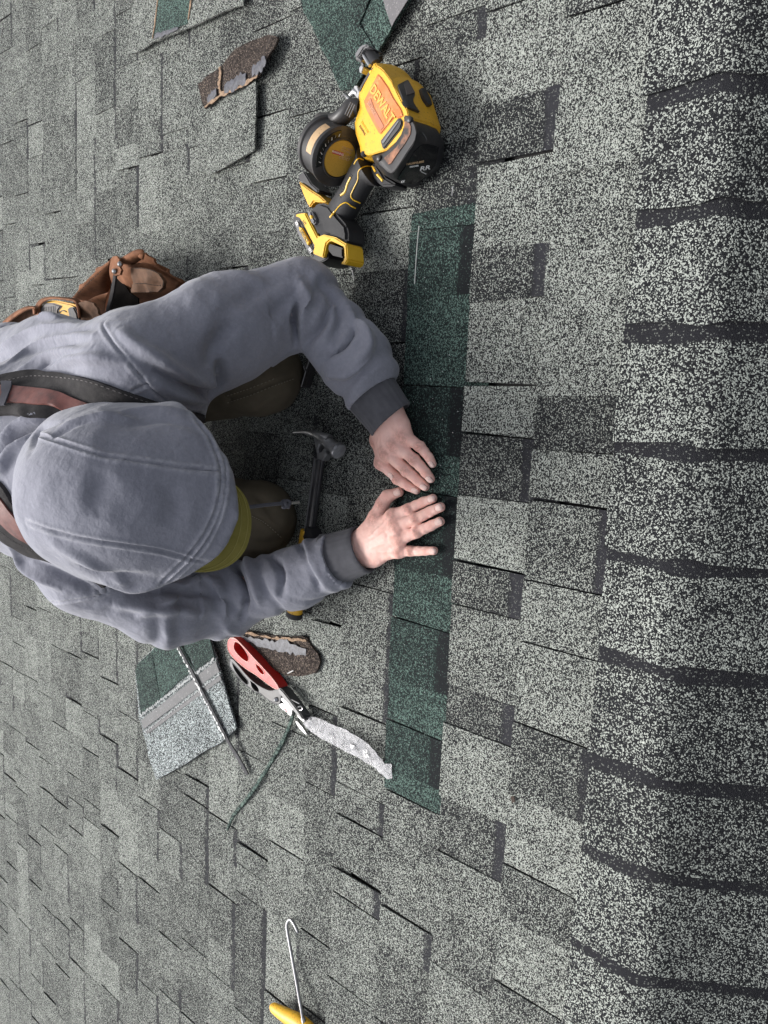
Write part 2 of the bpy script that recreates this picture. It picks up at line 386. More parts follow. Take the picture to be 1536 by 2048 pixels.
# ------------------------------------------------------------------ implicit surfaces (numpy) for soft shapes
class SDF:
    def __init__(s, lo, hi, h):
        s.lo = np.array(lo, dtype=np.float64); s.h = h
        s.n = np.ceil((np.array(hi) - s.lo) / h).astype(int) + 1
        s.F = np.full(tuple(s.n), 1.0, dtype=np.float32)
    def _sub(s, lo, hi, m):
        a = np.maximum(0, np.floor((np.minimum(lo, hi) - m - s.lo) / s.h).astype(int))
        b = np.minimum(s.n, np.ceil((np.maximum(lo, hi) + m - s.lo) / s.h).astype(int) + 1)
        if np.any(b <= a): return None
        sl = tuple(slice(i, j) for i, j in zip(a, b))
        ax = [(s.lo[k] + s.h * np.arange(a[k], b[k])).astype(np.float32) for k in range(3)]
        return sl, ax[0][:, None, None], ax[1][None, :, None], ax[2][None, None, :]
    @staticmethod
    def smin(a, b, k):
        if k <= 0: return np.minimum(a, b)
        hh = np.maximum(k - np.abs(a - b), 0) / k
        return np.minimum(a, b) - hh * hh * k * 0.25
    def add(s, lo, hi, fn, k, m=None, op='u'):
        r = s._sub(np.array(lo), np.array(hi), m if m is not None else max(0.03, k * 1.2))
        if r is None: return
        sl, X, Y, Z = r; d = fn(X, Y, Z)
        if op == 'u': s.F[sl] = s.smin(s.F[sl], d, k)
        else: s.F[sl] = -s.smin(-s.F[sl], d, k)                # subtract
    def cone(s, a, b, ra, rb, k=0.02, flat=None, op='u'):
        """tapered capsule; flat=(axis, factor) squashes it across one direction"""
        a = np.array(a, dtype=np.float32); b = np.array(b, dtype=np.float32); ab = b - a; L2 = float(ab @ ab) + 1e-12
        R = max(ra, rb) * 1.4
        fl = None
        if flat is not None:
            n = np.array(flat[0], dtype=np.float32); n /= np.linalg.norm(n); fl = (n, flat[1])
        def fn(X, Y, Z):
            px, py, pz = X - a[0], Y - a[1], Z - a[2]
            t = np.clip((px * ab[0] + py * ab[1] + pz * ab[2]) / L2, 0, 1)
            qx, qy, qz = px - t * ab[0], py - t * ab[1], pz - t * ab[2]
            d2 = qx * qx + qy * qy + qz * qz
            if fl is not None:
                c = qx * fl[0][0] + qy * fl[0][1] + qz * fl[0][2]
                d2 = d2 + c * c * (fl[1] ** 2 - 1)
            return np.sqrt(d2) - (ra + (rb - ra) * t)
        s.add(np.minimum(a, b) - R, np.maximum(a, b) + R, fn, k, op=op)
    def chain(s, pts, rad, k=0.02, flat=None):
        for i in range(len(pts) - 1): s.cone(pts[i], pts[i + 1], rad[i], rad[i + 1], k, flat)
    def ell(s, c, r, M=None, k=0.02, op='u'):
        """ellipsoid, M rows = its axes"""
        c = np.array(c, dtype=np.float32); r = np.array(r, dtype=np.float32); R = float(r.max())
        M = np.eye(3) if M is None else np.array(M); M = M.astype(np.float32)
        def fn(X, Y, Z):
            px, py, pz = X - c[0], Y - c[1], Z - c[2]
            q = [(M[i, 0] * px + M[i, 1] * py + M[i, 2] * pz) for i in range(3)]
            k0 = np.sqrt(sum((q[i] / r[i]) ** 2 for i in range(3))); k1 = np.sqrt(sum((q[i] / r[i] ** 2) ** 2 for i in range(3))) + 1e-6
            return k0 * (k0 - 1) / k1
        s.add(c - R, c + R, fn, k, op=op)
    def nets(s):
        F = s.F; h = s.h; sg = F < 0
        n = F.shape
        cnt = np.zeros((n[0] - 1, n[1] - 1, n[2] - 1), dtype=np.uint8)
        for dx in (0, 1):
            for dy in (0, 1):
                for dz in (0, 1):
                    cnt += sg[dx:n[0] - 1 + dx, dy:n[1] - 1 + dy, dz:n[2] - 1 + dz]
        act = (cnt > 0) & (cnt < 8); cells = np.argwhere(act)
        idx = np.full(act.shape, -1, dtype=np.int64); idx[act] = np.arange(len(cells))
        acc = np.zeros((len(cells), 3)); num = np.zeros(len(cells))
        cor = [(i, j, k) for i in (0, 1) for j in (0, 1) for k in (0, 1)]
        val = {c: F[cells[:, 0] + c[0], cells[:, 1] + c[1], cells[:, 2] + c[2]].astype(np.float64) for c in cor}
        for c in cor:
            for ax in range(3):
                if c[ax]: continue
                d = list(c); d[ax] = 1; d = tuple(d); a, b2 = val[c], val[d]
                m = (a < 0) != (b2 < 0); t = np.where(m, a / np.where(m, a - b2, 1), 0)
                p = np.array(c, dtype=float)[None, :].repeat(len(cells), 0); p[:, ax] += t
                acc[m] += p[m]; num[m] += 1
        V = s.lo + h * (cells + acc / num[:, None])
        quads = []
        for ax in range(3):
            o1, o2 = [(1, 2), (2, 0), (0, 1)][ax]
            sl0 = [slice(None)] * 3; sl1 = [slice(None)] * 3; sl0[ax] = slice(0, -1); sl1[ax] = slice(1, None)
            a, b2 = sg[tuple(sl0)], sg[tuple(sl1)]; e = np.argwhere(a != b2)
            ok = (e[:, o1] > 0) & (e[:, o2] > 0) & (e[:, o1] < n[o1] - 1) & (e[:, o2] < n[o2] - 1); e = e[ok]
            inside = a[e[:, 0], e[:, 1], e[:, 2]]
            def cell(d1, d2):
                q = e.copy(); q[:, o1] -= d1; q[:, o2] -= d2; return idx[q[:, 0], q[:, 1], q[:, 2]]
            q = np.stack([cell(1, 1), cell(0, 1), cell(0, 0), cell(1, 0)], 1)
            q[~inside] = q[~inside][:, ::-1]; quads.append(q)
        return V, np.concatenate(quads)

def laplace(V, Q, it=2, lam=0.5, fixed=None):
    E = np.concatenate([Q[:, [0, 1]], Q[:, [1, 2]], Q[:, [2, 3]], Q[:, [3, 0]]]); E = np.concatenate([E, E[:, ::-1]])
    deg = np.bincount(E[:, 0], minlength=len(V))[:, None].clip(1)
    for _ in range(it):
        A = np.stack([np.bincount(E[:, 0], weights=V[E[:, 1], k], minlength=len(V)) for k in range(3)], 1) / deg
        V = V + lam * (A - V)
    return V

def normals(V, Q):
    n = np.cross(V[Q[:, 2]] - V[Q[:, 0]], V[Q[:, 3]] - V[Q[:, 1]])
    N = np.stack([sum(np.bincount(Q[:, c], weights=n[:, k], minlength=len(V)) for c in range(4)) for k in range(3)], 1)
    return N / (np.linalg.norm(N, axis=1)[:, None] + 1e-12)

def npmesh(name, V, Q, attrs=None, colors=None):
    me = bpy.data.meshes.new(name)
    me.vertices.add(len(V)); me.vertices.foreach_set('co', np.asarray(V, dtype=np.float32).ravel())
    me.loops.add(Q.size); me.loops.foreach_set('vertex_index', Q.astype(np.int32).ravel())
    me.polygons.add(len(Q)); w = Q.shape[1]
    me.polygons.foreach_set('loop_start', np.arange(0, Q.size, w, dtype=np.int32))
    me.polygons.foreach_set('use_smooth', np.ones(len(Q), dtype=bool))
    me.update(calc_edges=True); me.validate()
    for k, v in (attrs or {}).items():
        a = me.attributes.new(k, 'FLOAT', 'POINT'); a.data.foreach_set('value', np.asarray(v, dtype=np.float32))
    return me

def subdiv(V, Q):
    """one linear split of every quad, then smoothed"""
    E = np.sort(np.concatenate([Q[:, [0, 1]], Q[:, [1, 2]], Q[:, [2, 3]], Q[:, [3, 0]]]), axis=1)
    key = E[:, 0].astype(np.int64) * len(V) + E[:, 1]; uk, inv = np.unique(key, return_inverse=True)
    ea, eb = uk // len(V), uk % len(V); mid = (V[ea] + V[eb]) / 2; cen = V[Q].mean(1)
    n, m = len(V), len(Q); e = inv.reshape(4, m).T + n; c = np.arange(m) + n + len(uk)
    Q2 = np.concatenate([np.stack([Q[:, 0], e[:, 0], c, e[:, 3]], 1), np.stack([e[:, 0], Q[:, 1], e[:, 1], c], 1), np.stack([c, e[:, 1], Q[:, 2], e[:, 2]], 1), np.stack([e[:, 3], c, e[:, 2], Q[:, 3]], 1)])
    return laplace(np.concatenate([V, mid, cen]), Q2, 1, 0.5), Q2

def bvh_of(V, Q): return BVHTree.FromPolygons([tuple(v) for v in V], [tuple(int(i) for i in q) for q in Q])

def spline(pts, n=None, step=None):
    """Catmull-Rom through pts (any dimension)"""
    P = np.array(pts, dtype=float); P = np.vstack([2 * P[0] - P[1], P, 2 * P[-1] - P[-2]])
    out = []; m = len(P) - 3
    k = n or 10
    for i in range(m):
        p0, p1, p2, p3 = P[i:i + 4]
        for t in np.linspace(0, 1, k, endpoint=False):
            out.append(0.5 * ((2 * p1) + (-p0 + p2) * t + (2 * p0 - 5 * p1 + 4 * p2 - p3) * t * t + (-p0 + 3 * p1 - 3 * p2 + p3) * t ** 3))
    out.append(P[-2]); return np.array(out)

def cast(bvh, px, py):
    d = ray(px, py); hit = bvh.ray_cast(Vector(CAMPOS), Vector(d))
    return hit[0], hit[1]

def on_surface(bvh, pts, n=14):
    """photo polyline laid onto a mesh -> 3-D points"""
    out = []
    for q in spline(pts, n):
        h, nn = cast(bvh, q[0], q[1])
        if h is not None and (not out or (h - out[-1]).length < 0.12): out.append(h)
    return np.array(out) if out else np.zeros((0, 3))

def crease(V, N, curve, amp, width, taper=True, ridge=0.0, rw=2.2):
    """push vertices along their normals in a groove (amp<0) or fold (amp>0) that follows a curve"""
    if len(curve) < 2: return V
    lo, hi = curve.min(0) - width * 4, curve.max(0) + width * 4
    sel = np.where(np.all((V > lo) & (V < hi), axis=1))[0]
    if not len(sel): return V
    seg = np.linalg.norm(np.diff(curve, axis=0), axis=1); cs = np.concatenate([[0], np.cumsum(seg)]); Lc = cs[-1]
    st = np.arange(0, Lc, min(0.004, width * 0.6)); cur = np.stack([np.interp(st, cs, curve[:, k]) for k in range(3)], 1)
    P = V[sel]; best = np.full(len(sel), 1e9); bi = np.zeros(len(sel), int)
    for c in range(0, len(cur), 64):
        D = np.linalg.norm(P[:, None, :] - cur[None, c:c + 64, :], axis=2); j = D.argmin(1); d = D[np.arange(len(sel)), j]
        m = d < best; best[m] = d[m]; bi[m] = j[m] + c
    t = bi / max(1, len(cur) - 1)
    fade = np.sin(np.pi * np.clip(t, 0.02, 0.98)) ** 0.6 if taper else np.clip(np.minimum(t, 1 - t) * 12, 0, 1)
    g = amp * np.exp(-(best / width) ** 2)
    if ridge: g = g + ridge * np.exp(-((best - width * rw) / width) ** 2)
    V = V.copy(); V[sel] += N[sel] * (g * fade)[:, None]
    return V

def fbm(P, scale, oct=3, seed=0):
    """cheap smooth value noise in numpy"""
    out = np.zeros(len(P)); amp = 1.0
    for o in range(oct):
        q = P * scale * 2 ** o + seed * 17.3 + o * 5.1; i = np.floor(q).astype(np.int64); f = q - i; f = f * f * (3 - 2 * f)
        def hsh(a, b, c):
            n = (a * 374761393 + b * 668265263 + c * 2147483647 + seed * 974711) & 0xffffffff
            n = ((n ^ (n >> 13)) * 1274126177) & 0xffffffff; return ((n ^ (n >> 16)) & 0xffff) / 65535.0
        v = 0
        for a in (0, 1):
            for b2 in (0, 1):
                for c in (0, 1):
                    v = v + hsh(i[:, 0] + a, i[:, 1] + b2, i[:, 2] + c) * np.where(a, f[:, 0], 1 - f[:, 0]) * np.where(b2, f[:, 1], 1 - f[:, 1]) * np.where(c, f[:, 2], 1 - f[:, 2])
        out += amp * (v - 0.5); amp *= 0.5
    return out

def tube(pts, rad, seg=10, caps=True, flat=None):
    """swept tube -> verts, quads list"""
    P = [Vector(p) for p in pts]; R = rad if hasattr(rad, '__len__') else [rad] * len(P)
    V, F = [], []; up = None
    for i, p in enumerate(P):
        t = (P[min(i + 1, len(P) - 1)] - P[max(i - 1, 0)]).normalized()
        if up is None:
            up = t.orthogonal().normalized() if flat is None else (Vector(flat) - t * t.dot(Vector(flat))).normalized()
        up = (up - t * up.dot(t)).normalized(); s = t.cross(up)
        r0 = R[i] if hasattr(R[i], '__len__') else (R[i], R[i])
        for k in range(seg):
            a = 2 * math.pi * k / seg; V.append(p + s * math.cos(a) * r0[0] + up * math.sin(a) * r0[1])
    for i in range(len(P) - 1):
        for k in range(seg):
            F.append((i * seg + k, i * seg + (k + 1) % seg, (i + 1) * seg + (k + 1) % seg, (i + 1) * seg + k))
    if caps: F.append(tuple(range(seg))[::-1]); F.append(tuple((len(P) - 1) * seg + k for k in range(seg)))
    return V, F

# ------------------------------------------------------------------ materials of the worker
g = NT('hoodie fleece')
n1 = g.noise(9, 4, 0.6); n2 = g.noise(900, 2, 0.6); n3 = g.noise(160, 3, 0.65)
col = g.ramp(n1, [(0.25, (0.185, 0.189, 0.228)), (0.75, (0.25, 0.254, 0.298))])
col = g.mix(g.math('MULTIPLY', g.ramp(n3, [(0.42, 0.0), (0.75, 1.0)]), 0.30), col, (0.33, 0.335, 0.38))
col = g.mix(g.ramp(g.voro(330, 'Distance'), [(0.0, 1.0), (0.085, 0.0)]), col, (0.32, 0.32, 0.36))
col = g.mix(g.math('MULTIPLY', g.attr('wear'), g.ramp(g.noise(120, 3, .7), [(.35, .1), (.6, .75)])), col, (0.38, 0.38, 0.42))
fz = g.bump(n2, 0.35, 0.0006); fz = g.bump(n3, 0.25, 0.0012, fz); fz = g.bump(g.noise(30, 4, 0.6), 0.6, 0.006, fz)
HOODM = g.fin(col, 0.92, fz, spec=0.15, **{'Sheen Weight': 0.25, 'Sheen Roughness': 0.5})
g = NT('ribbed cuff knit'); col = g.ramp(g.noise(60, 3), [(0.3, (0.075, 0.075, 0.085)), (0.75, (0.10, 0.10, 0.112))])
CUFFM = g.fin(col, 0.92, g.bump(g.noise(700, 2), 0.4, 0.0006), spec=0.15, **{'Sheen Weight': 0.15})
g = NT('olive canvas'); wv = g.n('ShaderNodeTexWave'); wv.inputs['Scale'].default_value = 420; wv.inputs['Distortion'].default_value = 1.5; g.L(g.tc(), wv.inputs['Vector'])
col = g.ramp(g.noise(22, 4), [(0.3, (0.080, 0.066, 0.046)), (0.75, (0.125, 0.105, 0.074))])
CANVAS = g.fin(col, 0.88, g.bump(wv.outputs['Fac'], 0.15, 0.0005), spec=0.2)
g = NT('black strap webbing'); col = g.ramp(g.noise(70, 4), [(0.3, (0.018, 0.017, 0.018)), (0.8, (0.05, 0.046, 0.046))])
BLACKST = g.fin(col, 0.85, g.bump(g.noise(420, 2), 0.5, 0.0008), spec=0.25)
g = NT('oxblood leather'); col = g.ramp(g.noise(38, 5, 0.65), [(0.28, (0.045, 0.016, 0.013)), (0.5, (0.13, 0.038, 0.030)), (0.8, (0.20, 0.075, 0.06))])
OXB = g.fin(col, g.ramp(g.noise(50, 3), [(0.3, 0.38), (0.7, 0.6)]), g.bump(g.noise(260, 3), 0.3, 0.0006), spec=0.5)
g = NT('mustard cap cloth'); col = g.ramp(g.noise(50, 3), [(0.3, (0.19, 0.165, 0.038)), (0.8, (0.26, 0.228, 0.066))])
MUST = g.fin(col, 0.85, g.bump(g.noise(900, 2), 0.3, 0.0004), spec=0.2)
g = NT('grey cord'); MATS['cord'] = g.fin((0.085, 0.085, 0.10), 0.85, g.bump(g.noise(900, 2), 0.5, 0.0006), spec=0.2)
g = NT('bright metal'); STEEL = g.fin(g.ramp(g.noise(80, 3), [(0.3, (0.30, 0.30, 0.31)), (0.7, (0.46, 0.46, 0.46))]), 0.33, metal=1.0)
g = NT('skin'); red = g.attr('red'); nail = g.attr('nail'); dirt = g.attr('dirt')
base = g.ramp(g.noise(48, 4, 0.6), [(0.3, (0.80, 0.47, 0.40)), (0.7, (0.87, 0.57, 0.50))])
base = g.mix(g.math('MULTIPLY', red, .8), base, (0.70, 0.30, 0.245))
base = g.mix(g.math('MULTIPLY', g.ramp(g.noise(120, 3), [(0.55, 0.0), (0.72, 1.0)]), 0.2), base, (0.66, 0.32, 0.26))
base = g.mix(nail, base, (0.86, 0.62, 0.56))
dd = g.math('MULTIPLY', dirt, g.ramp(g.noise(150, 4, 0.7), [(0.36, 0.0), (0.58, 1.0)]))
base = g.mix(g.math('MULTIPLY', dd, 0.6), base, (0.14, 0.08, 0.06))
spk = g.ramp(g.voro(310, 'Distance'), [(0.0, 1.0), (0.10, 0.0)]); base = g.mix(g.math('MULTIPLY', g.math('MULTIPLY', spk, g.ramp(g.noise(30, 2), [(0.5, 0.0), (0.62, 1.0)])), 0.55), base, (0.18, 0.09, 0.07))
nb = g.bump(g.noise(420, 3, 0.6), 0.20, 0.0007); nb = g.bump(g.voro(620, 'Distance'), 0.10, 0.0005, nb)
SKIN = g.fin(base, g.math('MULTIPLY_ADD', nail, -0.18, 0.52), nb, spec=0.4, **{'Subsurface Weight': 0.12, 'Subsurface Scale': 0.006})
SKIN.node_tree.nodes['Principled BSDF'].inputs['Subsurface Radius'].default_value = (1.0, 0.35, 0.2)
g = NT('black boot leather'); BOOT = g.fin((0.03, 0.026, 0.022), 0.6, g.bump(g.noise(120, 3), 0.3, 0.001))

# ------------------------------------------------------------------ THE WORKER (kneeling, bent over, facing the ridge)
def A(v): return np.array(v, dtype=float)
SHL, ELL, WRL = A(W(285, 738, .385)), A(W(602, 596, .125)), A(W(772, 826, .048))
SHR, ELR, WRR = A(W(190, 1125, .375)), A(W(448, 1197, .145)), A(W(722, 1100, .046))
HEADC = A((-0.150, 1.015, 0.475)); CROWN = A((0.02, -0.85, 0.50)); CROWN /= np.linalg.norm(CROWN)
FACE = A((-0.26, -0.46, -0.84)); FACE -= CROWN * (FACE @ CROWN); FACE /= np.linalg.norm(FACE); SIDE = np.cross(CROWN, FACE)
HM = np.stack([SIDE, CROWN, FACE])
NECK = A((-0.135, 1.20, 0.385)); PELV = A((-0.13, 1.70, 0.33)); MIDB = A((-0.13, 1.45, 0.42))
KNL, KNR = A(W(520, 745, .075)), A(W(505, 1045, .075)); HIPL, HIPR = PELV + A((0.10, -0.03, -0.05)), PELV + A((-0.10, -0.03, -0.05))
ANL, ANR = KNL + A((0.03, 0.42, -0.02)), KNR + A((0.0, 0.42, -0.02)); TOL, TOR = ANL + A((0.0, 0.16, -0.03)), ANR + A((0.0, 0.16, -0.03))

worker = empty('person', (-0.13, 1.45, 0.0), 'kneeling worker in grey hooded sweatshirt and mustard cap pressing a green shingle flat', 'person')

# --- hoodie trunk and sleeves
s = SDF((-0.56, 0.72, -0.02), (0.40, 1.98, 0.66), 0.006)
s.chain([PELV, MIDB, A((-0.13, 1.28, .40))], [.175, .175, .155], 0.06)
s.cone(SHL + A((-.06, .03, -.02)), SHR + A((.03, .03, -.01)), .085, .095, 0.06)
s.cone(A((-0.13, 1.26, .37)), NECK + A((0, -.03, .0)), .13, .11, 0.05)
s.cone(MIDB + A((.10, -.05, -.06)), SHL + A((0, .06, -.03)), .12, .10, 0.06)
s.cone(MIDB + A((-.10, -.05, -.06)), SHR + A((0, .06, -.03)), .12, .10, 0.06)
ml = SHL * .5 + ELL * .5 + A((0.0, 0.015, 0.0))
s.chain([SHL, ml, ELL], [.083, .086, .064], 0.04)
s.cone(W(-90, 728, .37), W(110, 716, .35), .090, .074, .05)
s.cone(W(110, 712, .35), SHL, .076, .062, .04)
fl = ELL * .45 + WRL * .55 + A((.004, -.004, .004)) + BM @ A((.009, -.004, 0)); cl = ELL * .13 + WRL * .87
s.chain([ELL, fl, cl], [.062, .057, .051], 0.03)
mr = SHR * .5 + ELR * .5 + A((-0.03, -0.01, 0.0))
s.chain([SHR, mr, ELR], [.095, .083, .072], 0.05)
fr = ELR * .45 + WRR * .55 + A((-.012, 0, .002)); cr = ELR * .13 + WRR * .87
s.chain([ELR, fr, cr], [.068, .054, .050], 0.03)
for el, wr, c0 in ((ELL, WRL, .80), (ELR, WRR, .81)):      # sleeves end where the knitted cuffs begin
    ax = (wr - el) / np.linalg.norm(wr - el); p = el + (wr - el) * c0 + ax * .098; s.cone(p, p + ax * .02, .098, .098, .004, op='sub')
V, Q = s.nets(); V = laplace(V, Q, 2); V, Q = subdiv(V, Q); V = laplace(V, Q, 2, .5)
HB = bvh_of(V, Q); N = normals(V, Q)

def sleeve_folds(V, N, a, b, r, items):
    """soft ring folds round a limb: items = (t along the limb, amplitude, width, tilt, phase)"""
    ax = b - a; L = np.linalg.norm(ax); ax = ax / L
    ref = np.cross(ax, A((0, 0, 1))); ref /= np.linalg.norm(ref); up = np.cross(ref, ax)
    q = V - a; t = q @ ax; rad = q - np.outer(t, ax); rr = np.linalg.norm(rad, axis=1)
    th = np.arctan2(rad @ up, rad @ ref); near = (rr < r * 1.6) & (t > -0.08) & (t < L + 0.08)
    w = np.zeros(len(V))
    nz = fbm(V, 14, 2, 3)
    for (tt, amp, wid, tilt, ph) in items:
        d = t / L - tt - tilt * np.sin(th + ph) + nz * 0.05
        w += amp * np.exp(-(d * L / wid) ** 2) * (0.55 + 0.45 * np.cos(th - ph * 1.7))
    V = V.copy(); V[near] += N[near] * w[near][:, None]; return V
rr = np.random.RandomState(4)
V = sleeve_folds(V, N, ELL, WRL, .07, [(0.02, -.009, .010, .10, 0.3), (.10, .007, .012, .14, .8), (.22, -.007, .010, .12, 1.6), (.34, .006, .013, .1, 2.3), (.47, -.006, .011, .08, 1.1), (.60, .006, .012, .10, 2.9), (.70, -.006, .010, .06, .6), (.80, .008, .012, .05, 2.0)])
V = sleeve_folds(V, N, ELR, WRR, .07, [(0.0, .007, .012, .10, 0.6), (.12, -.008, .010, .12, 1.4), (.24, .007, .012, .14, 2.2), (.36, -.007, .010, .10, .4), (.50, .007, .013, .12, 1.9), (.62, -.007, .010, .08, 2.8), (.74, .007, .011, .05, 1.2), (.84, .006, .010, .05, .2)])
V = sleeve_folds(V, N, SHR, ELR, .09, [(.35, -.006, .014, .2, .5), (.55, .006, .015, .22, 1.4), (.75, -.008, .012, .16, 2.1), (.92, .006, .012, .12, .2)])
V = sleeve_folds(V, N, SHL, ELL, .09, [(.70, .005, .016, .2, 1.4), (.88, -.006, .014, .16, 2.1)])
N = normals(V, Q)
FOLDS = [  # photo polylines of folds (raised) and creases (sunk) in the cloth: amp, width
 ([(0, 700), (60, 670), (160, 650)], .006, .012), ([(0, 735), (80, 695), (190, 672)], .006, .010), ([(10, 718), (90, 680), (180, 660)], -.006, .009),
 ([(30, 745), (100, 715), (200, 700)], .006, .012), ([(70, 742), (120, 712), (180, 700)], -.006, .008), ([(100, 742), (150, 722), (200, 718), (260, 725)], .005, .010),
 ([(0, 655), (60, 640), (160, 642)], -.007, .010), ([(0, 640), (40, 628), (120, 640)], .005, .01),
 ([(235, 660), (300, 710), (390, 760), (440, 770)], .007, .014), ([(300, 730), (360, 755), (430, 800)], -.009, .012), ([(300, 760), (360, 790), (420, 800)], .006, .012),
 ([(596, 600), (590, 640), (592, 690)], -.012, .007), ([(600, 560), (612, 600), (604, 650)], .006, .012), ([(640, 560), (680, 620), (660, 700)], -.006, .012),
 ([(700, 620), (735, 690), (690, 750)], .006, .012), ([(610, 690), (650, 640), (665, 580)], -.006, .010), ([(640, 720), (690, 690), (720, 640)], -.007, .010),
 ([(655, 750), (700, 745), (745, 715)], .006, .010), ([(430, 640), (480, 600), (560, 560)], -.003, .02), ([(420, 740), (430, 690), (470, 640)], -.006, .02),
 ([(420, 800), (445, 770), (440, 720)], -.010, .012),
 ([(260, 1190), (340, 1180), (430, 1190)], -.006, .010), ([(220, 1205), (300, 1215), (400, 1225)], .006, .014), ([(330, 1160), (400, 1140), (440, 1120)], -.008, .010),
 ([(445, 1105), (470, 1130), (490, 1190), (485, 1240)], -.010, .008), ([(470, 1100), (505, 1140), (520, 1210)], .007, .012), ([(530, 1100), (560, 1140), (560, 1200)], -.006, .010),
 ([(600, 1090), (620, 1130), (640, 1180)], -.006, .009), ([(400, 1150), (440, 1180), (450, 1240)], .007, .012), ([(280, 1230), (340, 1200), (400, 1150)], .006, .010),
 ([(20, 1090), (60, 1140), (130, 1180)], .006, .014), ([(60, 1120), (120, 1150), (200, 1180)], -.005, .012), ([(0, 890), (50, 850), (120, 830)], .007, .010), ([(0, 920), (60, 860), (140, 840)], -.007, .008), ([(0, 950), (30, 900), (70, 870)], .006, .010),
]
for pts, amp, wd in FOLDS: V = crease(V, N, on_surface(HB, pts), amp * 2.7, wd * .74)
SEAMS = [  # raglan and shoulder seams
 [(215, 640), (208, 655), (230, 690), (280, 750), (330, 800), (370, 822), (420, 830)], [(262, 782), (285, 772), (305, 762)],
 [(130, 1130), (170, 1160), (205, 1190)], [(180, 1120), (200, 1150), (215, 1185)], [(215, 1185), (150, 1200), (100, 1205)],
]
N = normals(V, Q)
def seam_mask(V, curves, w=.0045):
    m = np.zeros(len(V))
    for c in curves:
        if len(c) < 2: continue
        sel = np.where(np.all((V > c.min(0) - w * 3) & (V < c.max(0) + w * 3), axis=1))[0]
        seg = np.linalg.norm(np.diff(c, axis=0), axis=1); cs = np.concatenate([[0], np.cumsum(seg)]); st = np.arange(0, cs[-1], .002)
        cur = np.stack([np.interp(st, cs, c[:, k]) for k in range(3)], 1); d = np.full(len(sel), 9.)
        for k in range(0, len(cur), 64): d = np.minimum(d, np.linalg.norm(V[sel][:, None] - cur[None, k:k + 64], axis=2).min(1))
        m[sel] = np.maximum(m[sel], np.exp(-((d - .0045) / .0022) ** 2))
    return m
SC = [on_surface(HB, pts) for pts in SEAMS]
for c in SC: V = crease(V, N, c, -.0032, .0025, False, .0016, 2.0)
SM_ = seam_mask(V, SC)
N = normals(V, Q); V = V + N * (fbm(V, 11, 3, 2) * 0.006 + (.22 - np.abs(fbm(V * A((1, .7, 1)), 12, 2, 6))) * .007 + (.2 - np.abs(fbm(V, 30, 2, 8))) * .003)[:, None]
hoodie = link('hoodie', npmesh('hoodie', V, Q, {'wear': SM_}), HOODM, worker)
HB2 = bvh_of(V, Q)

# --- cuffs
def cuff(a, b, r0, r1, parent, seed):
    ax = (b - a); n = 16; pts = []; rad = []
    V, F = [], []; axn = ax / np.linalg.norm(ax); ref = np.cross(axn, A((0, 0, 1))); ref /= np.linalg.norm(ref); up = np.cross(ref, axn); seg = 96
    rows = [(0.0, r0 * 1.02), (0.03, r0 * 1.06), (0.10, r0 * 1.0), (.5, (r0 + r1) / 2 * 1.01), (.85, r1 * 1.03), (.97, r1 * 1.05), (1.0, r1 * 1.0), (.98, r1 * .93), (.6, r1 * .90)]
    for (t, rr_) in rows:
        for k in range(seg):
            th = 2 * math.pi * k / seg; q = rr_ * (1 + 0.012 * math.cos(th * 24) + 0.03 * math.sin(th * 2 + seed + t * 3))
            V.append(a + ax * (t + .03 * math.sin(th + seed)) + (ref * math.cos(th) + up * math.sin(th) * 0.82) * q)
    for i in range(len(rows) - 1):
        for k in range(seg): F.append((i * seg + k, i * seg + (k + 1) % seg, (i + 1) * seg + (k + 1) % seg, (i + 1) * seg + k))
    me = mesh('cuff', V, F); bmx = bmesh.new(); bmx.from_mesh(me); bmesh.ops.recalc_face_normals(bmx, faces=bmx.faces); bmx.to_mesh(me); bmx.free()
    return link('cuff', me, CUFFM, parent, True)
cuff(ELL * .22 + WRL * .78, WRL + (WRL - ELL) * .06, .049, .045, hoodie, 0.4)
cuff(ELR * .21 + WRR * .79, WRR + (WRR - ELR) * .02, .049, .044, hoodie, 1.9)

# --- hood, pulled up over a cap
s = SDF(HEADC - .30, HEADC + A((.30, .34, .30)), 0.0045)
HO = HEADC + SIDE * .015
HK = HEADC - SIDE * .006
s.ell(HK, (.118, .130, .148), HM, 0.02)
s.ell(HK - FACE * .02 - CROWN * .05, (.118, .13, .135), HM, 0.04)
s.cone(HK - FACE * .04 - CROWN * .01, HO + FACE * .05 - CROWN * .02, .110, .134, .03); s.cone(HO + FACE * .05 - CROWN * .02, HO + FACE * .18 - CROWN * .02, .134, .131, .02)
s.cone(HEADC - CROWN * .10 - FACE * .03, NECK + A((0, .01, .02)), .108, .11, .05)
s.ell(HEADC - FACE * .07 - CROWN * .09, (.105, .09, .09), HM, 0.05)
# hollow behind the rim, cut along a curve across the face
s.ell(HK + FACE * .02, (.104, .115, .130), HM, 0.01, 'sub')
s.cone(HO + FACE * .05 - CROWN * .02, HO + FACE * .30 - CROWN * .02, .114, .114, .01, op='sub')
X = (s.lo[0] + s.h * np.arange(s.n[0]) - HEADC[0])[:, None, None]; Y = (s.lo[1] + s.h * np.arange(s.n[1]) - HEADC[1])[None, :, None]; Z = (s.lo[2] + s.h * np.arange(s.n[2]) - HEADC[2])[None, None, :]
lf = X * FACE[0] + Y * FACE[1] + Z * FACE[2]; lc = X * CROWN[0] + Y * CROWN[1] + Z * CROWN[2]; lsd = X * SIDE[0] + Y * SIDE[1] + Z * SIDE[2]
s.F = np.maximum(s.F, ((lf - (.134 - 4.6 * (lsd - .010) ** 2 + .02 * lsd + .25 * (lc - .1))) * .8).astype(np.float32))
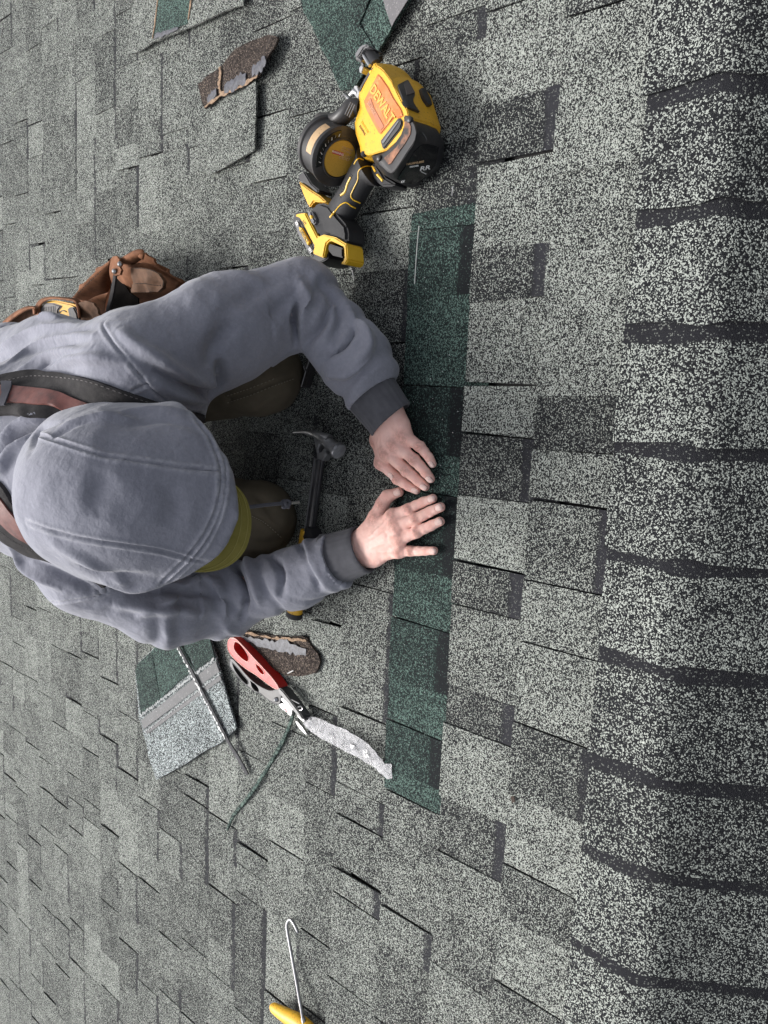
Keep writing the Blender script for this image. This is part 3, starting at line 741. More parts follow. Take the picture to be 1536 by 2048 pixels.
V, Q = s.nets(); V = laplace(V, Q, 2); V, Q = subdiv(V, Q); V = laplace(V, Q, 2)
HDB = bvh_of(V, Q); N = normals(V, Q)
HFOLDS = [([(120, 850), (190, 838), (280, 840)], .005, .010), ([(90, 880), (150, 848), (240, 830)], -.004, .008), ([(190, 838), (300, 822), (400, 826)], .005, .012), ([(60, 905), (70, 860), (120, 840)], -.006, .010),
  ([(200, 1160), (270, 1172), (330, 1165)], .005, .012), ([(150, 1130), (230, 1150), (310, 1150)], -.004, .012), ([(100, 1080), (170, 1120), (260, 1170)], .004, .012), ([(215, 940), (190, 990), (180, 1040)], -.003, .02), ([(330, 960), (350, 1010), (330, 1060)], -.003, .02), ([(250, 850), (330, 840), (400, 860)], -.003, .01)]
for pts, amp, wd in HFOLDS: V = crease(V, N, on_surface(HDB, pts), amp * 1.9, wd * .80)
HSEAM = [[(75, 868), (92, 873), (150, 893), (210, 912), (330, 930), (452, 946)], [(58, 1045), (130, 1068), (200, 1082), (300, 1098), (360, 1112), (415, 1125)],
  [(385, 830), (420, 880), (440, 940), (436, 1010), (410, 1070), (360, 1130), (305, 1180)], [(392, 824), (430, 880), (448, 940), (444, 1010), (420, 1072), (370, 1135), (312, 1186)]]
N = normals(V, Q)
SC = [on_surface(HDB, pts) for pts in HSEAM]
for c in SC: V = crease(V, N, c, -.0030, .0023, False, .0018, 2.0)
SM_ = seam_mask(V, SC)
N = normals(V, Q); V = V + N * (fbm(V, 13, 3, 5) * 0.005 + (.22 - np.abs(fbm(V, 11, 3, 16))) * .006)[:, None]
hood = link('hood', npmesh('hood', V, Q, {'wear': SM_}), HOODM, hoodie)
HDB2 = bvh_of(V, Q)
def plastic0(n, c):
    g = NT(n); return g.fin(c, .8)
# --- trousers, boots
s = SDF((-0.60, 0.95, -0.01), (0.36, 2.08, 0.56), 0.007)
s.ell(PELV + A((0, .02, -.02)), (.165, .16, .15), None, .05)
for hip, kn, an in ((HIPL, KNL, ANL), (HIPR, KNR, ANR)):
    s.cone(hip, kn, .098, .074, .05); s.cone(kn, an, .070, .060, .04); s.ell(kn + A((0, -.005, -.005)), (.074, .076, .068), None, .03)
V, Q = s.nets(); V = laplace(V, Q, 2); V, Q = subdiv(V, Q); N = normals(V, Q); TB = bvh_of(V, Q)
for pts, amp, wd in [([(452, 800), (500, 785), (550, 765), (588, 752)], -.0035, .0035), ([(440, 790), (460, 800), (456, 815)], -.003, .003), ([(500, 1025), (530, 1040), (565, 1070)], -.0035, .0035), ([(505, 985), (535, 1010), (560, 1050)], -.006, .010), ([(470, 1080), (520, 1090), (570, 1085)], -.006, .012),
     ([(470, 770), (520, 740), (580, 700)], -.004, .014), ([(500, 820), (540, 795), (570, 780)], .005, .010), ([(480, 740), (530, 710), (590, 690)], .005, .012)]:
    V = crease(V, N, on_surface(TB, pts), amp, wd)
V = V + normals(V, Q) * (fbm(V, 12, 3, 9) * 0.010)[:, None]; V[:, 2] = np.maximum(V[:, 2], 0.013)
TB2 = bvh_of(V, Q)
trousers = link('trousers', npmesh('trousers', V, Q), CANVAS, worker)
for an, to in ((ANL, TOL), (ANR, TOR)):
    s = SDF(np.minimum(an, to) - .09, np.maximum(an, to) + .09, .007)
    s.cone(an, an * .4 + to * .6, .055, .05, .02); s.ell(to + A((0, 0, .006)), (.046, .05, .035), None, .03); s.cone(an + A((0, -.04, .0)), an, .055, .055, .02)
    V, Q = s.nets(); V = laplace(V, Q, 2); V[:, 2] = np.maximum(V[:, 2], 0.013); link('boot', npmesh('boot', V, Q), BOOT, worker)

V, F = [], []
for pts in ([(455, 806), (500, 791), (550, 771), (590, 757)], [(500, 1030), (530, 1046), (565, 1077)], [(455, 792), (500, 777), (552, 756)]):
    c = on_surface(TB2, pts)
    for k in range(0, len(c) - 1, 2):
        v2, f2 = tube([Vector(c[k]) + Vector((0, -.0006, .0006)), Vector(c[k + 1]) + Vector((0, -.0006, .0006))], .0009, 5); o = len(V); V += v2; F += [tuple(i + o for i in f) for f in f2]
link('stitching', mesh('stitching', V, F), plastic0('tan thread', (.22, .19, .14)), trousers)['kind'] = 'stuff'

# --- cap under the hood: crown and stitched brim
bmx = bmesh.new(); nS, nT = 24, 10; rowsT, rowsB = [], []
BR = lambda sd, f, dz: Vector(HEADC + SIDE * sd + FACE * f + CROWN * (.088 - 3.2 * sd * sd - .35 * max(0, f - .10) + dz))
for i in range(nS + 1):
    u = -1 + 2 * i / nS; th = u * math.pi / 2 * .98
    ra, rb = [], []
    for j in range(nT + 1):
        t = j / nT; sd = ((.086 if th > 0 else .064) * math.sin(th)) * (1 - .05 * t) - .010 * t; f = .050 + (.114) * t * max(0.02, math.cos(th)) ** .55
        q = 0.0007 * math.sin(t * nT * math.pi)
        ra.append(bmx.verts.new(BR(sd, f, q))); rb.append(bmx.verts.new(BR(sd, f, -.0035)))
    rowsT.append(ra); rowsB.append(rb)
for i in range(nS):
    for j in range(nT):
        bmx.faces.new((rowsT[i][j], rowsT[i + 1][j], rowsT[i + 1][j + 1], rowsT[i][j + 1])); bmx.faces.new((rowsB[i][j], rowsB[i][j + 1], rowsB[i + 1][j + 1], rowsB[i + 1][j]))
    bmx.faces.new((rowsT[i][nT], rowsT[i + 1][nT], rowsB[i + 1][nT], rowsB[i][nT]))
bmesh.ops.recalc_face_normals(bmx, faces=bmx.faces)
s = SDF(HEADC - .15, HEADC + .15, .006); s.ell(HEADC - CROWN * .0 + FACE * -.01, (.092, .108, .108), HM, .01); s.ell(HEADC - CROWN * .04 - FACE * .02, (.083, .10, .103), HM, .01, 'sub')
V, Q = s.nets(); capo = link('cap', npmesh('cap', laplace(V, Q, 2), Q), MUST, worker)
link('brim', from_bm('brim', bmx, 60), MUST, capo)
# rows of stitching on the brim
V, F = [], []
for t in (.45, .60, .74, .86, .95):
    pts = []
    for i in range(3, 58):
        u = -1 + 2 * i / 60; th = u * math.pi / 2 * .98
        pts.append(BR(((.086 if th > 0 else .064) * math.sin(th)) * (1 - .05 * t) - .010 * t, .050 + .114 * t * max(0.02, math.cos(th)) ** .55, .0012))
    v2, f2 = tube(pts, .00045, 5); o = len(V); V += v2; F += [tuple(i + o for i in f) for f in f2]
st = NT('pale cap thread'); st.fin((0.36, 0.32, 0.10), .8)
link('stitching', mesh('stitching', V, F), MATS['pale cap thread'], capo, True)['kind'] = 'stuff'

# --- braces: padded black web with an oiled leather strap running on top
def ribbon(name, U, Lw, bvh, off, th, mat, parent, n=10, m=7, crown=0.0, smooth=3, edge_roll=0.0):
    a, b2 = spline(U, n), spline(Lw, n); G = np.zeros((len(a), m, 3)); NN = np.zeros((len(a), m, 3)); last = None
    for i in range(len(a)):
        for j in range(m):
            t = j / (m - 1); h, nn = cast(bvh, *(a[i] * (1 - t) + b2[i] * t))
            if h is None: h, nn = last if last is not None else (Vector((0, 0, 0)), Vector((0, 0, 1)))
            last = (h, nn); G[i, j] = h; NN[i, j] = nn
    for _ in range(smooth):
        for X in (G, NN):
            X[1:-1] = .25 * X[:-2] + .5 * X[1:-1] + .25 * X[2:]
            X[:, 1:-1] = .25 * X[:, :-2] + .5 * X[:, 1:-1] + .25 * X[:, 2:]
    NN /= np.linalg.norm(NN, axis=2)[:, :, None]
    prof = np.array([crown * (1 - (2 * j / (m - 1) - 1) ** 2) for j in range(m)])
    if edge_roll: prof[[1, -2]] += edge_roll
    T = G + NN * (off + prof[None, :, None]); Bt = G + NN * (off - th)
    V = list(T.reshape(-1, 3)) + list(Bt.reshape(-1, 3)); k = len(a) * m; F = []
    for i in range(len(a) - 1):
        for j in range(m - 1):
            q = i * m + j; F.append((q, q + 1, q + m + 1, q + m)); F.append((k + q, k + q + m, k + q + m + 1, k + q + 1))
        q = i * m; F.append((q, q + m, k + q + m, k + q)); q += m - 1; F.append((q, k + q, k + q + m, q + m))
    for j in range(m - 1):
        F.append((j, k + j, k + j + 1, j + 1)); q = (len(a) - 1) * m + j; F.append((q, q + 1, k + q + 1, k + q))
    me = mesh(name, V, F); bmx = bmesh.new(); bmx.from_mesh(me); bmesh.ops.recalc_face_normals(bmx, faces=bmx.faces); bmx.to_mesh(me); bmx.free()
    me.polygons.foreach_set('use_smooth', [True] * len(me.polygons)); me.set_sharp_from_angle(angle=math.radians(45))
    return link(name, me, mat, parent)
def strap_thread(parent, pl):
    c = [p for p in on_surface(SB, pl)]; V, F = [], []
    for k in range(0, len(c) - 1, 2):
        v2, f2 = tube([Vector(c[k]), Vector(c[k + 1])], .0008, 5); o = len(V); V += v2; F += [tuple(i + o for i in f) for f in f2]
    if V: link('stitching', mesh('stitching', V, F), THRD, parent)['kind'] = 'stuff'
THRD = NT('faded strap thread'); THRD = THRD.fin((.12, .11, .11), .8)
s1 = ribbon('suspender', [(-90, 790), (0, 757), (60, 745), (120, 748), (180, 757), (260, 785), (330, 808), (400, 826)], [(-90, 850), (0, 832), (60, 834), (120, 836), (180, 838), (260, 842), (330, 846), (400, 846)], HB2, .007, .009, BLACKST, worker, m=9, crown=.002, edge_roll=.002)
ribbon('leather_strap', [(-90, 808), (0, 781), (60, 783), (120, 791), (180, 806), (235, 824)], [(-90, 836), (0, 812), (50, 814), (100, 821), (150, 833), (215, 852)], HB2, .0125, .004, OXB, s1, m=5, crown=.001)
ribbon('keeper_loop', [(12, 775), (14, 795), (10, 820)], [(34, 775), (30, 795), (22, 820)], HB2, .0160, .003, MATS['cord'], s1, m=5)
s2 = ribbon('suspender', [(-90, 905), (0, 962), (30, 1005), (60, 1038), (110, 1075), (170, 1110), (230, 1145)], [(-90, 985), (0, 1072), (30, 1092), (60, 1108), (100, 1120), (150, 1140), (210, 1172)], HB2, .007, .009, BLACKST, worker, m=9, crown=.002, edge_roll=.002)
ribbon('leather_strap', [(-90, 920), (0, 983), (30, 1018), (60, 1046), (100, 1072)], [(-90, 960), (0, 1030), (25, 1052), (50, 1070), (85, 1090)], HB2, .0125, .004, OXB, s2, m=5, crown=.001)

for st_, lines in ((s1, ([(0, 764), (60, 752), (120, 755), (180, 765), (260, 793), (330, 816)],)), (s2, ([(0, 1064), (40, 1090), (80, 1106), (130, 1124)],))):
    SB = BVHTree.FromPolygons([tuple(st_.parent.matrix_basis @ st_.matrix_basis @ v.co) for v in st_.data.vertices], [tuple(p.vertices) for p in st_.data.polygons])
    for l in lines: strap_thread(st_, l)

# --- hood drawstring with an overhand knot and a metal tip
x0 = W(455, 1017, .355)
def down(zz): return Vector((x0.x + .0015 * math.sin(zz * 30), x0.y + .001 * math.cos(zz * 30), zz))
def z_for(px):
    lo, hi = 0.0, .36
    for _ in range(40):
        z = (lo + hi) / 2; d = BM.T @ (np.array((x0.x, x0.y, z)) - CAMPOS); x = 768 + FPX * d[0] / d[2]
        if x > px: lo = z
        else: hi = z
    return z
zk, zt0, zt1 = z_for(572), z_for(580), z_for(597)
v, f = tube([down(.36 + (zk - .36) * t) for t in np.linspace(0, 1, 14)], .0030, 8)
kn = [Vector((x0.x, x0.y, zk)) + Vector((.0050 * math.cos(t * 2.4), .004 * math.sin(t * 2.4), .005 * math.sin(t * 3.6))) for t in np.linspace(0, 5.2, 36)]
v2, f2 = tube(kn, .0032, 8); o = len(v); v += v2; f += [tuple(i + o for i in q) for q in f2]
v2, f2 = tube([Vector((x0.x, x0.y, zk)), Vector((x0.x + .001, x0.y, zt0))], .0026, 8); o = len(v); v += v2; f += [tuple(i + o for i in q) for q in f2]
dst = link('drawstring', mesh('drawstring', v, f), MATS['cord'], hoodie, True)
v, f = tube([Vector((x0.x + .001, x0.y, zt0)), Vector((x0.x + .002, x0.y - .001, zt1))], .0024, 10)
link('cord_tip', mesh('cord_tip', v, f), STEEL, worker, False)

# --- bare body: one skin from the hands through the arms to head, trunk and legs (mostly under the clothes)
BV, BQ, BA = [], [], {'red': [], 'nail': [], 'dirt': []}; boff = 0
def take(V, Q, red=None, nail=None, dirt=None):
    global boff
    BV.append(V); BQ.append(Q + boff); boff += len(V)
    for k, a in (('red', red), ('nail', nail), ('dirt', dirt)): BA[k].append(a if a is not None else np.zeros(len(V)))
s = SDF((-0.56, 0.72, 0.0), (0.40, 2.02, 0.62), 0.008)
s.chain([PELV, MIDB, A((-0.13, 1.28, .39))], [.13, .13, .12], .05); s.cone(SHL + A((-.04, .02, -.01)), SHR + A((.04, .02, -.01)), .06, .06, .05)
s.cone(NECK, HEADC - CROWN * .07, .055, .055, .03); s.ell(HEADC - CROWN * .01, (.075, .105, .092), HM, .02)
s.cone(HEADC + FACE * .085 - CROWN * .005, HEADC + FACE * .105 - CROWN * .03, .012, .016, .012)
for q in (-1, 1):
    s.ell(HEADC + SIDE * .077 * q - CROWN * .015, (.012, .032, .02), HM, .006); s.ell(HEADC + SIDE * .032 * q + FACE * .088 + CROWN * .002, (.014, .010, .008), HM, .003, 'sub'); s.ell(HEADC + SIDE * .032 * q + FACE * .081 + CROWN * .002, (.012, .011, .010), HM, .002)
s.cone(HEADC + FACE * .088 - CROWN * .062 + SIDE * .02, HEADC + FACE * .088 - CROWN * .062 - SIDE * .02, .008, .008, .008)
for sh, el, wr in ((SHL, ELL, WRL), (SHR, ELR, WRR)): s.cone(sh, el, .048, .040, .03); s.cone(el, el * .3 + wr * .7, .040, .030, .02); s.cone(el * .3 + wr * .7, wr, .030, .024, .02)
for hip, kn_, an in ((HIPL, KNL, ANL), (HIPR, KNR, ANR)): s.cone(hip, kn_, .080, .055, .04); s.cone(kn_, an, .052, .04, .03)
V, Q = s.nets(); take(laplace(V, Q, 2), Q)

def hand(wr, el, fingers, thumb, palm_extra, hh=0.0011):
    """fingers: per finger (MCP, PIP, DIP, tip) as (px, py, z) and radii; thumb the same with 4 joints"""
    J = [[A(W(*p)) for p in f[0]] for f in fingers]; R = [f[1] for f in fingers]
    TJ = [A(W(*p)) for p in thumb[0]]; TR = thumb[1]
    allp = np.array([p for f in J for p in f] + TJ + [wr])
    ax = wr - el; ax /= np.linalg.norm(ax); back = wr - ax * .045
    allp = np.vstack([allp, back])
    s = SDF(allp.min(0) - .03, allp.max(0) + .03, hh)
    lat = J[0][0] - J[3][0]; lat /= np.linalg.norm(lat); upv = np.cross(lat, ax); upv *= np.sign(upv[2]); upv /= np.linalg.norm(upv)
    s.cone(back, wr, .0285, .0275, .012, (upv, 1.28))
    for j in range(4):
        off = (1.5 - j) * .0095
        s.cone(wr + lat * off + ax * .004, J[j][0], .0175, R[j][0] * 1.06, .014, (upv, 1.15))
    cen = sum(J[j][0] for j in range(4)) / 4
    s.cone(wr + ax * .012, cen * .75 + wr * .25 - upv * .002, .021, .016, .016, (upv, 1.1))
    for (p, r_) in palm_extra: s.ell(A(W(*p)), (r_, r_, r_ * .7), None, .016)
    for j in range(4):
        a, b2, c, d = J[j]
        s.cone(a, a * .55 + b2 * .45, R[j][0] * .95, R[j][0] * .93, .0075)
        s.chain([a * .55 + b2 * .45, b2, b2 * .5 + c * .5, c, d], [R[j][0] * .93, R[j][1], R[j][1] * .94, R[j][2], R[j][3]], .0022)
        s.ell(b2 + upv * .0012, (R[j][1] * 1.02,) * 3, None, .004); s.ell(a + upv * .003, (R[j][0] * .95,) * 3, None, .010)
    s.cone(wr + lat * .010, TJ[0], .018, TR[0], .016); s.chain(TJ, TR, .006)
    V, Q = s.nets(); V = laplace(V, Q, 2, .5); V, Q = subdiv(V, Q)
    N = normals(V, Q); red = np.zeros(len(V)); nail = np.zeros(len(V)); dirt = np.zeros(len(V))
    bv = bvh_of(V, Q)
    for chain, rad in [(J[j], R[j]) for j in range(4)] + [(TJ, TR)]:
        a, b2, c, d = chain
        red = np.maximum(red, .8 * np.exp(-(np.linalg.norm(V - (b2 + upv * rad[1]), axis=1) / .008) ** 2)); red = np.maximum(red, .55 * np.exp(-(np.linalg.norm(V - (c + upv * rad[2]), axis=1) / .007) ** 2))
        red = np.maximum(red, .7 * np.exp(-(np.linalg.norm(V - (a + upv * rad[0]), axis=1) / .012) ** 2)); red = np.maximum(red, .6 * np.exp(-(np.linalg.norm(V - d, axis=1) / .009) ** 2))
        dirt = np.maximum(dirt, .8 * np.exp(-(np.linalg.norm(V - (b2 + upv * rad[1]), axis=1) / .010) ** 2)); dirt = np.maximum(dirt, .7 * np.exp(-(np.linalg.norm(V - (a + upv * rad[0]), axis=1) / .014) ** 2))
        dirt = np.maximum(dirt, .6 * np.exp(-(np.linalg.norm(V - d, axis=1) / .010) ** 2))
        # knuckle wrinkles across the joint
        for (jt, pr, nx, amp) in ((b2, a, c, 1.0), (c, b2, d, .6)):
            u_ = nx - pr; u_ /= np.linalg.norm(u_); l_ = np.cross(u_, upv); l_ /= np.linalg.norm(l_); q = V - jt
            fu, fl_ = q @ u_, q @ l_; top = np.clip(N @ upv, 0, 1)
            w = np.exp(-(np.linalg.norm(q, axis=1) / .0125) ** 4) * top
            for o_, am in ((-.0042, .5), (-.0018, .9), (.0004, 1.0), (.0026, .8), (.0046, .45)):
                g_ = np.exp(-((fu - o_ - 6 * fl_ * fl_ * np.sign(o_ + .0001) * 2) / .00052) ** 2) * np.exp(-(fl_ / .0062) ** 4)
                V = V - N * (g_ * w * am * amp * .00085)[:, None]; dirt = np.maximum(dirt, g_ * w * am * amp * .9)
        # nail
        u_ = d - c; Ld = np.linalg.norm(u_); u_ /= Ld; l_ = np.cross(u_, upv); l_ /= np.linalg.norm(l_); up2 = np.cross(l_, u_)
        if up2[2] < 0: up2 = -up2
        q = V - (d - u_ * .0005); k = (np.abs((q @ u_) / .0066)) ** 3 + (np.abs((q @ l_) / (rad[3] * .72))) ** 3; top = (N @ up2) > .25
        k = np.where(top, k, 9); nm = np.clip((1.0 - k) * 4, 0, 1); nail = np.maximum(nail, nm)
        ring = np.exp(-((k - 1.15) / .30) ** 2) * top; V = V + N * (nm * .00030 - ring * .00065)[:, None]; dirt = np.maximum(dirt, ring * 1.0 * ((q @ u_) > -.002) + ring * .5)
        N = normals(V, Q)
    # tendons and veins on the back
    for j in range(4):
        cur = spline([wr + lat * (1.5 - j) * .008 + upv * .016 + ax * .02, (wr + J[j][0]) / 2 + upv * .016, J[j][0] + upv * R[j][0]], 12)
        V = crease(V, N, cur, .0011, .0035)
    V = V + N * (fbm(V, 120, 2, 4) * .0009)[:, None]
    V[:, 2] = np.maximum(V[:, 2], .0136)
    take(V, Q, red, nail, dirt)

# his right hand (lower in the photo), fingers spread, thumb tucked towards the other hand
hand(WRR, ELR, [
  ([(786, 1032, .043), (818, 1018, .036), (845, 1005, .027), (866, 997, .0220)], (.0112, .0096, .0086, .0076)),
  ([(792, 1053, .046), (831, 1038, .037), (861, 1023, .027), (881, 1014, .0222)], (.0115, .0100, .0090, .0082)),
  ([(798, 1078, .044), (834, 1064, .036), (862, 1051, .027), (880, 1043, .0220)], (.0112, .0096, .0087, .0078)),
  ([(797, 1102, .038), (821, 1102, .032), (852, 1102, .025), (868, 1101, .0210)], (.0104, .0086, .0077, .0070))],
  ([(752, 1036, .040), (765, 1008, .036), (775, 993, .032), (798, 984, .0250)], (.0145, .0120, .0112, .0088)), [((748, 1108, .040), .022)])
# his left hand, fingers together pointing at the other hand, thumb underneath
hand(WRL, ELL, [
  ([(764, 925, .040), (795, 957, .035), (817, 972, .027), (833, 980, .0220)], (.0112, .0098, .0086, .0076)),
  ([(775, 905, .046), (813, 941, .039), (836, 961, .028), (850, 973, .0222)], (.0116, .0100, .0088, .0080)),
  ([(792, 890, .046), (828, 919, .038), (851, 944, .028), (861, 957, .0220)], (.0112, .0096, .0086, .0076)),
  ([(810, 873, .040), (840, 893, .033), (857, 913, .026), (865, 928, .0212)], (.0105, .0088, .0078, .0070))],
  ([(756, 880, .032), (764, 910, .026), (785, 935, .0225), (800, 950, .0212)], (.0145, .0115, .010, .0085)), [((800, 858, .036), .020)])
body = link('body', npmesh('body', np.concatenate(BV), np.concatenate(BQ), {k: np.concatenate(v) for k, v in BA.items()}), SKIN, worker)
# ------------------------------------------------------------------ shaped-solid helpers for the tools
def pts_at(pl, z): return [W(x, y, z) for x, y in pl]

def ensure_ccw(P):
    a = sum(P[i].x * P[(i + 1) % len(P)].y - P[(i + 1) % len(P)].x * P[i].y for i in range(len(P)))
    return P if a > 0 else P[::-1]

def loft(name, levels, mat, parent, bevel=0.0, sharp=38, subdiv=0, axis=None):
    """closed solid through stacked outlines (world points, same count in each), capped both ends"""
    bmx = bmesh.new(); R = [[bmx.verts.new(p) for p in lv] for lv in levels]; n = len(R[0])
    for a, b2 in zip(R[:-1], R[1:]):
        for i in range(n): bmx.faces.new((a[i], a[(i + 1) % n], b2[(i + 1) % n], b2[i]))
    bmx.faces.new(R[0][::-1]); bmx.faces.new(R[-1])
    bmesh.ops.recalc_face_normals(bmx, faces=bmx.faces)
    if bevel:
        ed = [e for e in bmx.edges if len(e.link_faces) == 2 and e.calc_face_angle(0) > math.radians(30)]
        bmesh.ops.bevel(bmx, geom=ed, offset=bevel, segments=2, affect='EDGES', clamp_overlap=True)
    return link(name, from_bm(name, bmx, sharp), mat, parent)

def prism(name, pl, z0, z1, mat, parent, bevel=.002, shrink=None, smooth=None):
    """photo outline at height z1 carried straight down to z0"""
    if smooth: pl = [tuple(p) for p in spline(pl + pl[:1], smooth)[:-1]]
    top = ensure_ccw(pts_at(pl, z1)); bot = [Vector((p.x, p.y, z0)) for p in top]
    return loft(name, [bot, top], mat, parent, bevel)

def holed(name, outer, holes, z0, z1, mat, parent, bevel=.0012, zf=None):
    """flat plate with openings"""
    O = ensure_ccw(pts_at(outer, z1)); H = [ensure_ccw(pts_at(h, z1))[::-1] for h in holes]
    loops = [O] + H; tri = geometry.tessellate_polygon([[Vector((p.x, p.y, 0)) for p in l] for l in loops])
    P = [p for l in loops for p in l]; n = len(P); bmx = bmesh.new()
    dz = (lambda p: zf(p)) if zf else (lambda p: 0.0)
    T = [bmx.verts.new((p.x, p.y, z1 + dz(p))) for p in P]; Bv = [bmx.verts.new((p.x, p.y, z0 + dz(p))) for p in P]
    for t in tri:
        try: bmx.faces.new([T[i] for i in t]); bmx.faces.new([Bv[i] for i in t][::-1])
        except ValueError: pass
    k = 0
    for l in loops:
        m = len(l)
        for i in range(m):
            a, b2 = k + i, k + (i + 1) % m
            bmx.faces.new((T[a], T[b2], Bv[b2], Bv[a]))
        k += m
    bmesh.ops.recalc_face_normals(bmx, faces=bmx.faces)
    if bevel:
        ed = [e for e in bmx.edges if len(e.link_faces) == 2 and math.radians(60) < e.calc_face_angle(0) < math.radians(120) and abs(e.verts[0].co.z - e.verts[1].co.z) < .003 and abs((e.verts[0].co.z + e.verts[1].co.z) / 2 - z1) < .02]
        bmesh.ops.bevel(bmx, geom=ed, offset=bevel, segments=2, affect='EDGES', clamp_overlap=True)
    return link(name, from_bm(name, bmx, 40), mat, parent)

def tubeo(name, pts, rad, mat, parent, seg=10, flat=None, sharp=45):
    v, f = tube(pts, rad, seg, True, flat); me = mesh(name, v, f)
    me.polygons.foreach_set('use_smooth', [True] * len(me.polygons)); me.set_sharp_from_angle(angle=math.radians(sharp))
    bmx = bmesh.new(); bmx.from_mesh(me); bmesh.ops.recalc_face_normals(bmx, faces=bmx.faces); bmx.to_mesh(me); bmx.free()
    return link(name, me, mat, parent)

def sheet(name, outline, th, mat, parent, res=.008, bumps=.0015, seed=1, attrs=None, extra=(), zmin=None, tone=0.0, smooth=True):
    """thin sheet with an irregular edge: outline = [(px, py, z)], extra = inner points with their own height"""
    P3 = [W(*o) for o in outline]; E3 = [W(*o) for o in extra]
    # refine the edge so that it can be ragged
    edge = []
    for i in range(len(P3)):
        a, b2 = P3[i], P3[(i + 1) % len(P3)]; m = max(1, int((b2 - a).length / (res * .7)))
        edge += [a.lerp(b2, k / m) for k in range(m)]
    rs = random.Random(seed)
    edge = [e + Vector((rs.uniform(-1, 1), rs.uniform(-1, 1), 0)) * res * .06 for e in edge]
    xs = [p.x for p in edge]; ys = [p.y for p in edge]; pts = [Vector((p.x, p.y)) for p in edge]; ne = len(pts)
    def inside(x, y):
        c = False; j = ne - 1
        for i in range(ne):
            if (ys[i] > y) != (ys[j] > y) and x < (xs[j] - xs[i]) * (y - ys[i]) / (ys[j] - ys[i] + 1e-12) + xs[i]: c = not c
            j = i
        return c
    y = min(ys); row = 0
    while y < max(ys):
        x = min(xs) + (res / 2 if row % 2 else 0)
        while x < max(xs):
            if inside(x, y) and min((x - xs[i]) ** 2 + (y - ys[i]) ** 2 for i in range(ne)) > (res * .45) ** 2: pts.append(Vector((x, y)))
            x += res
        y += res * .87; row += 1
    vv, ee, ff, *_ = geometry.delaunay_2d_cdt(pts, [(i, (i + 1) % ne) for i in range(ne)], [list(range(ne))], 1, 1e-7)
    ctl = [(p.x, p.y, p.z) for p in P3 + E3]; Cc = np.array(ctl); Pxy = np.array([(p.x, p.y) for p in vv])
    D = ((Pxy[:, None, :] - Cc[None, :, :2]) ** 2).sum(2) + 1e-7; wgt = D ** -1.6; Z = (wgt * Cc[None, :, 2]).sum(1) / wgt.sum(1)
    if bumps: Z += fbm(np.column_stack([Pxy, np.zeros(len(Pxy))]), 38, 3, seed) * bumps * 2
    if zmin is not None: Z = np.maximum(Z, zmin)
    n = len(vv); V = [(p.x, p.y, z) for p, z in zip(vv, Z)] + [(p.x, p.y, z - th) for p, z in zip(vv, Z)]
    F = [tuple(f) for f in ff] + [tuple(i + n for i in f)[::-1] for f in ff]
    cnt = {}
    for f in ff:
        for i in range(len(f)):
            k = (f[i], f[(i + 1) % len(f)]); cnt[k] = cnt.get(k, 0) + 1
    for (a, b2) in list(cnt):
        if (b2, a) not in cnt: F.append((b2, a, a + n, b2 + n))
    me = mesh(name, V, F, {'tone': [tone] * len(V), 'band': [0.0] * len(V)})
    for k, fn in (attrs or {}).items():
        vals = np.array([fn(v) for v in V]); a = me.attributes.get(k) or me.attributes.new(k, 'FLOAT', 'POINT'); a.data.foreach_set('value', vals.astype(np.float32))
    if smooth: me.polygons.foreach_set('use_smooth', [True] * len(me.polygons)); me.set_sharp_from_angle(angle=math.radians(50))
    bmx = bmesh.new(); bmx.from_mesh(me); bmesh.ops.recalc_face_normals(bmx, faces=bmx.faces); bmx.to_mesh(me); bmx.free()
    return link(name, me, mat, parent)

def writing(name, body, loc, xdir, nrm, size, mat, parent, extrude=.0003, bold=0.0, align='CENTER', squeeze=1.0):
    cu = bpy.data.curves.new(name, 'FONT'); cu.body = body; cu.size = size; cu.extrude = extrude; cu.align_x = align; cu.align_y = 'CENTER'; cu.offset = bold; cu.resolution_u = 3
    o = bpy.data.objects.new('t', cu); COL.objects.link(o); dg = bpy.context.evaluated_depsgraph_get(); dg.update()
    me = bpy.data.meshes.new_from_object(o.evaluated_get(dg)); bpy.data.objects.remove(o); bpy.data.curves.remove(cu)
    me.materials.clear(); me.name = name
    x = Vector(xdir).normalized(); n = Vector(nrm).normalized(); x = (x - n * x.dot(n)).normalized(); y = n.cross(x)
    M = Matrix(((x.x * squeeze, y.x, n.x, loc[0]), (x.y * squeeze, y.y, n.y, loc[1]), (x.z * squeeze, y.z, n.z, loc[2]), (0, 0, 0, 1)))
    me.transform(M); return link(name, me, mat, parent)

def camdir(rx, dy, fz=0.0):
    """world direction that runs rx to the right, dy down in the photo"""
    return Vector(BM @ np.array([rx, dy, fz]))

def bvh_obj(*objs):
    V, F = [], []
    for o in objs:
        n = len(V); V += [o.matrix_basis @ v.co if o.parent is None else (o.parent.matrix_basis @ o.matrix_basis @ v.co) for v in o.data.vertices]; F += [tuple(i + n for i in p.vertices) for p in o.data.polygons]
    return BVHTree.FromPolygons([tuple(v) for v in V], F)

def trim(name, bv, pl, rad, mat, parent, off=.0004, n=8, lift=0.0):
    P = []
    for q in spline(pl, n):
        h, nn = cast(bv, q[0], q[1])
        if h is not None: P.append(h + nn * off)
    return tubeo(name, P, rad, mat, parent, 6)

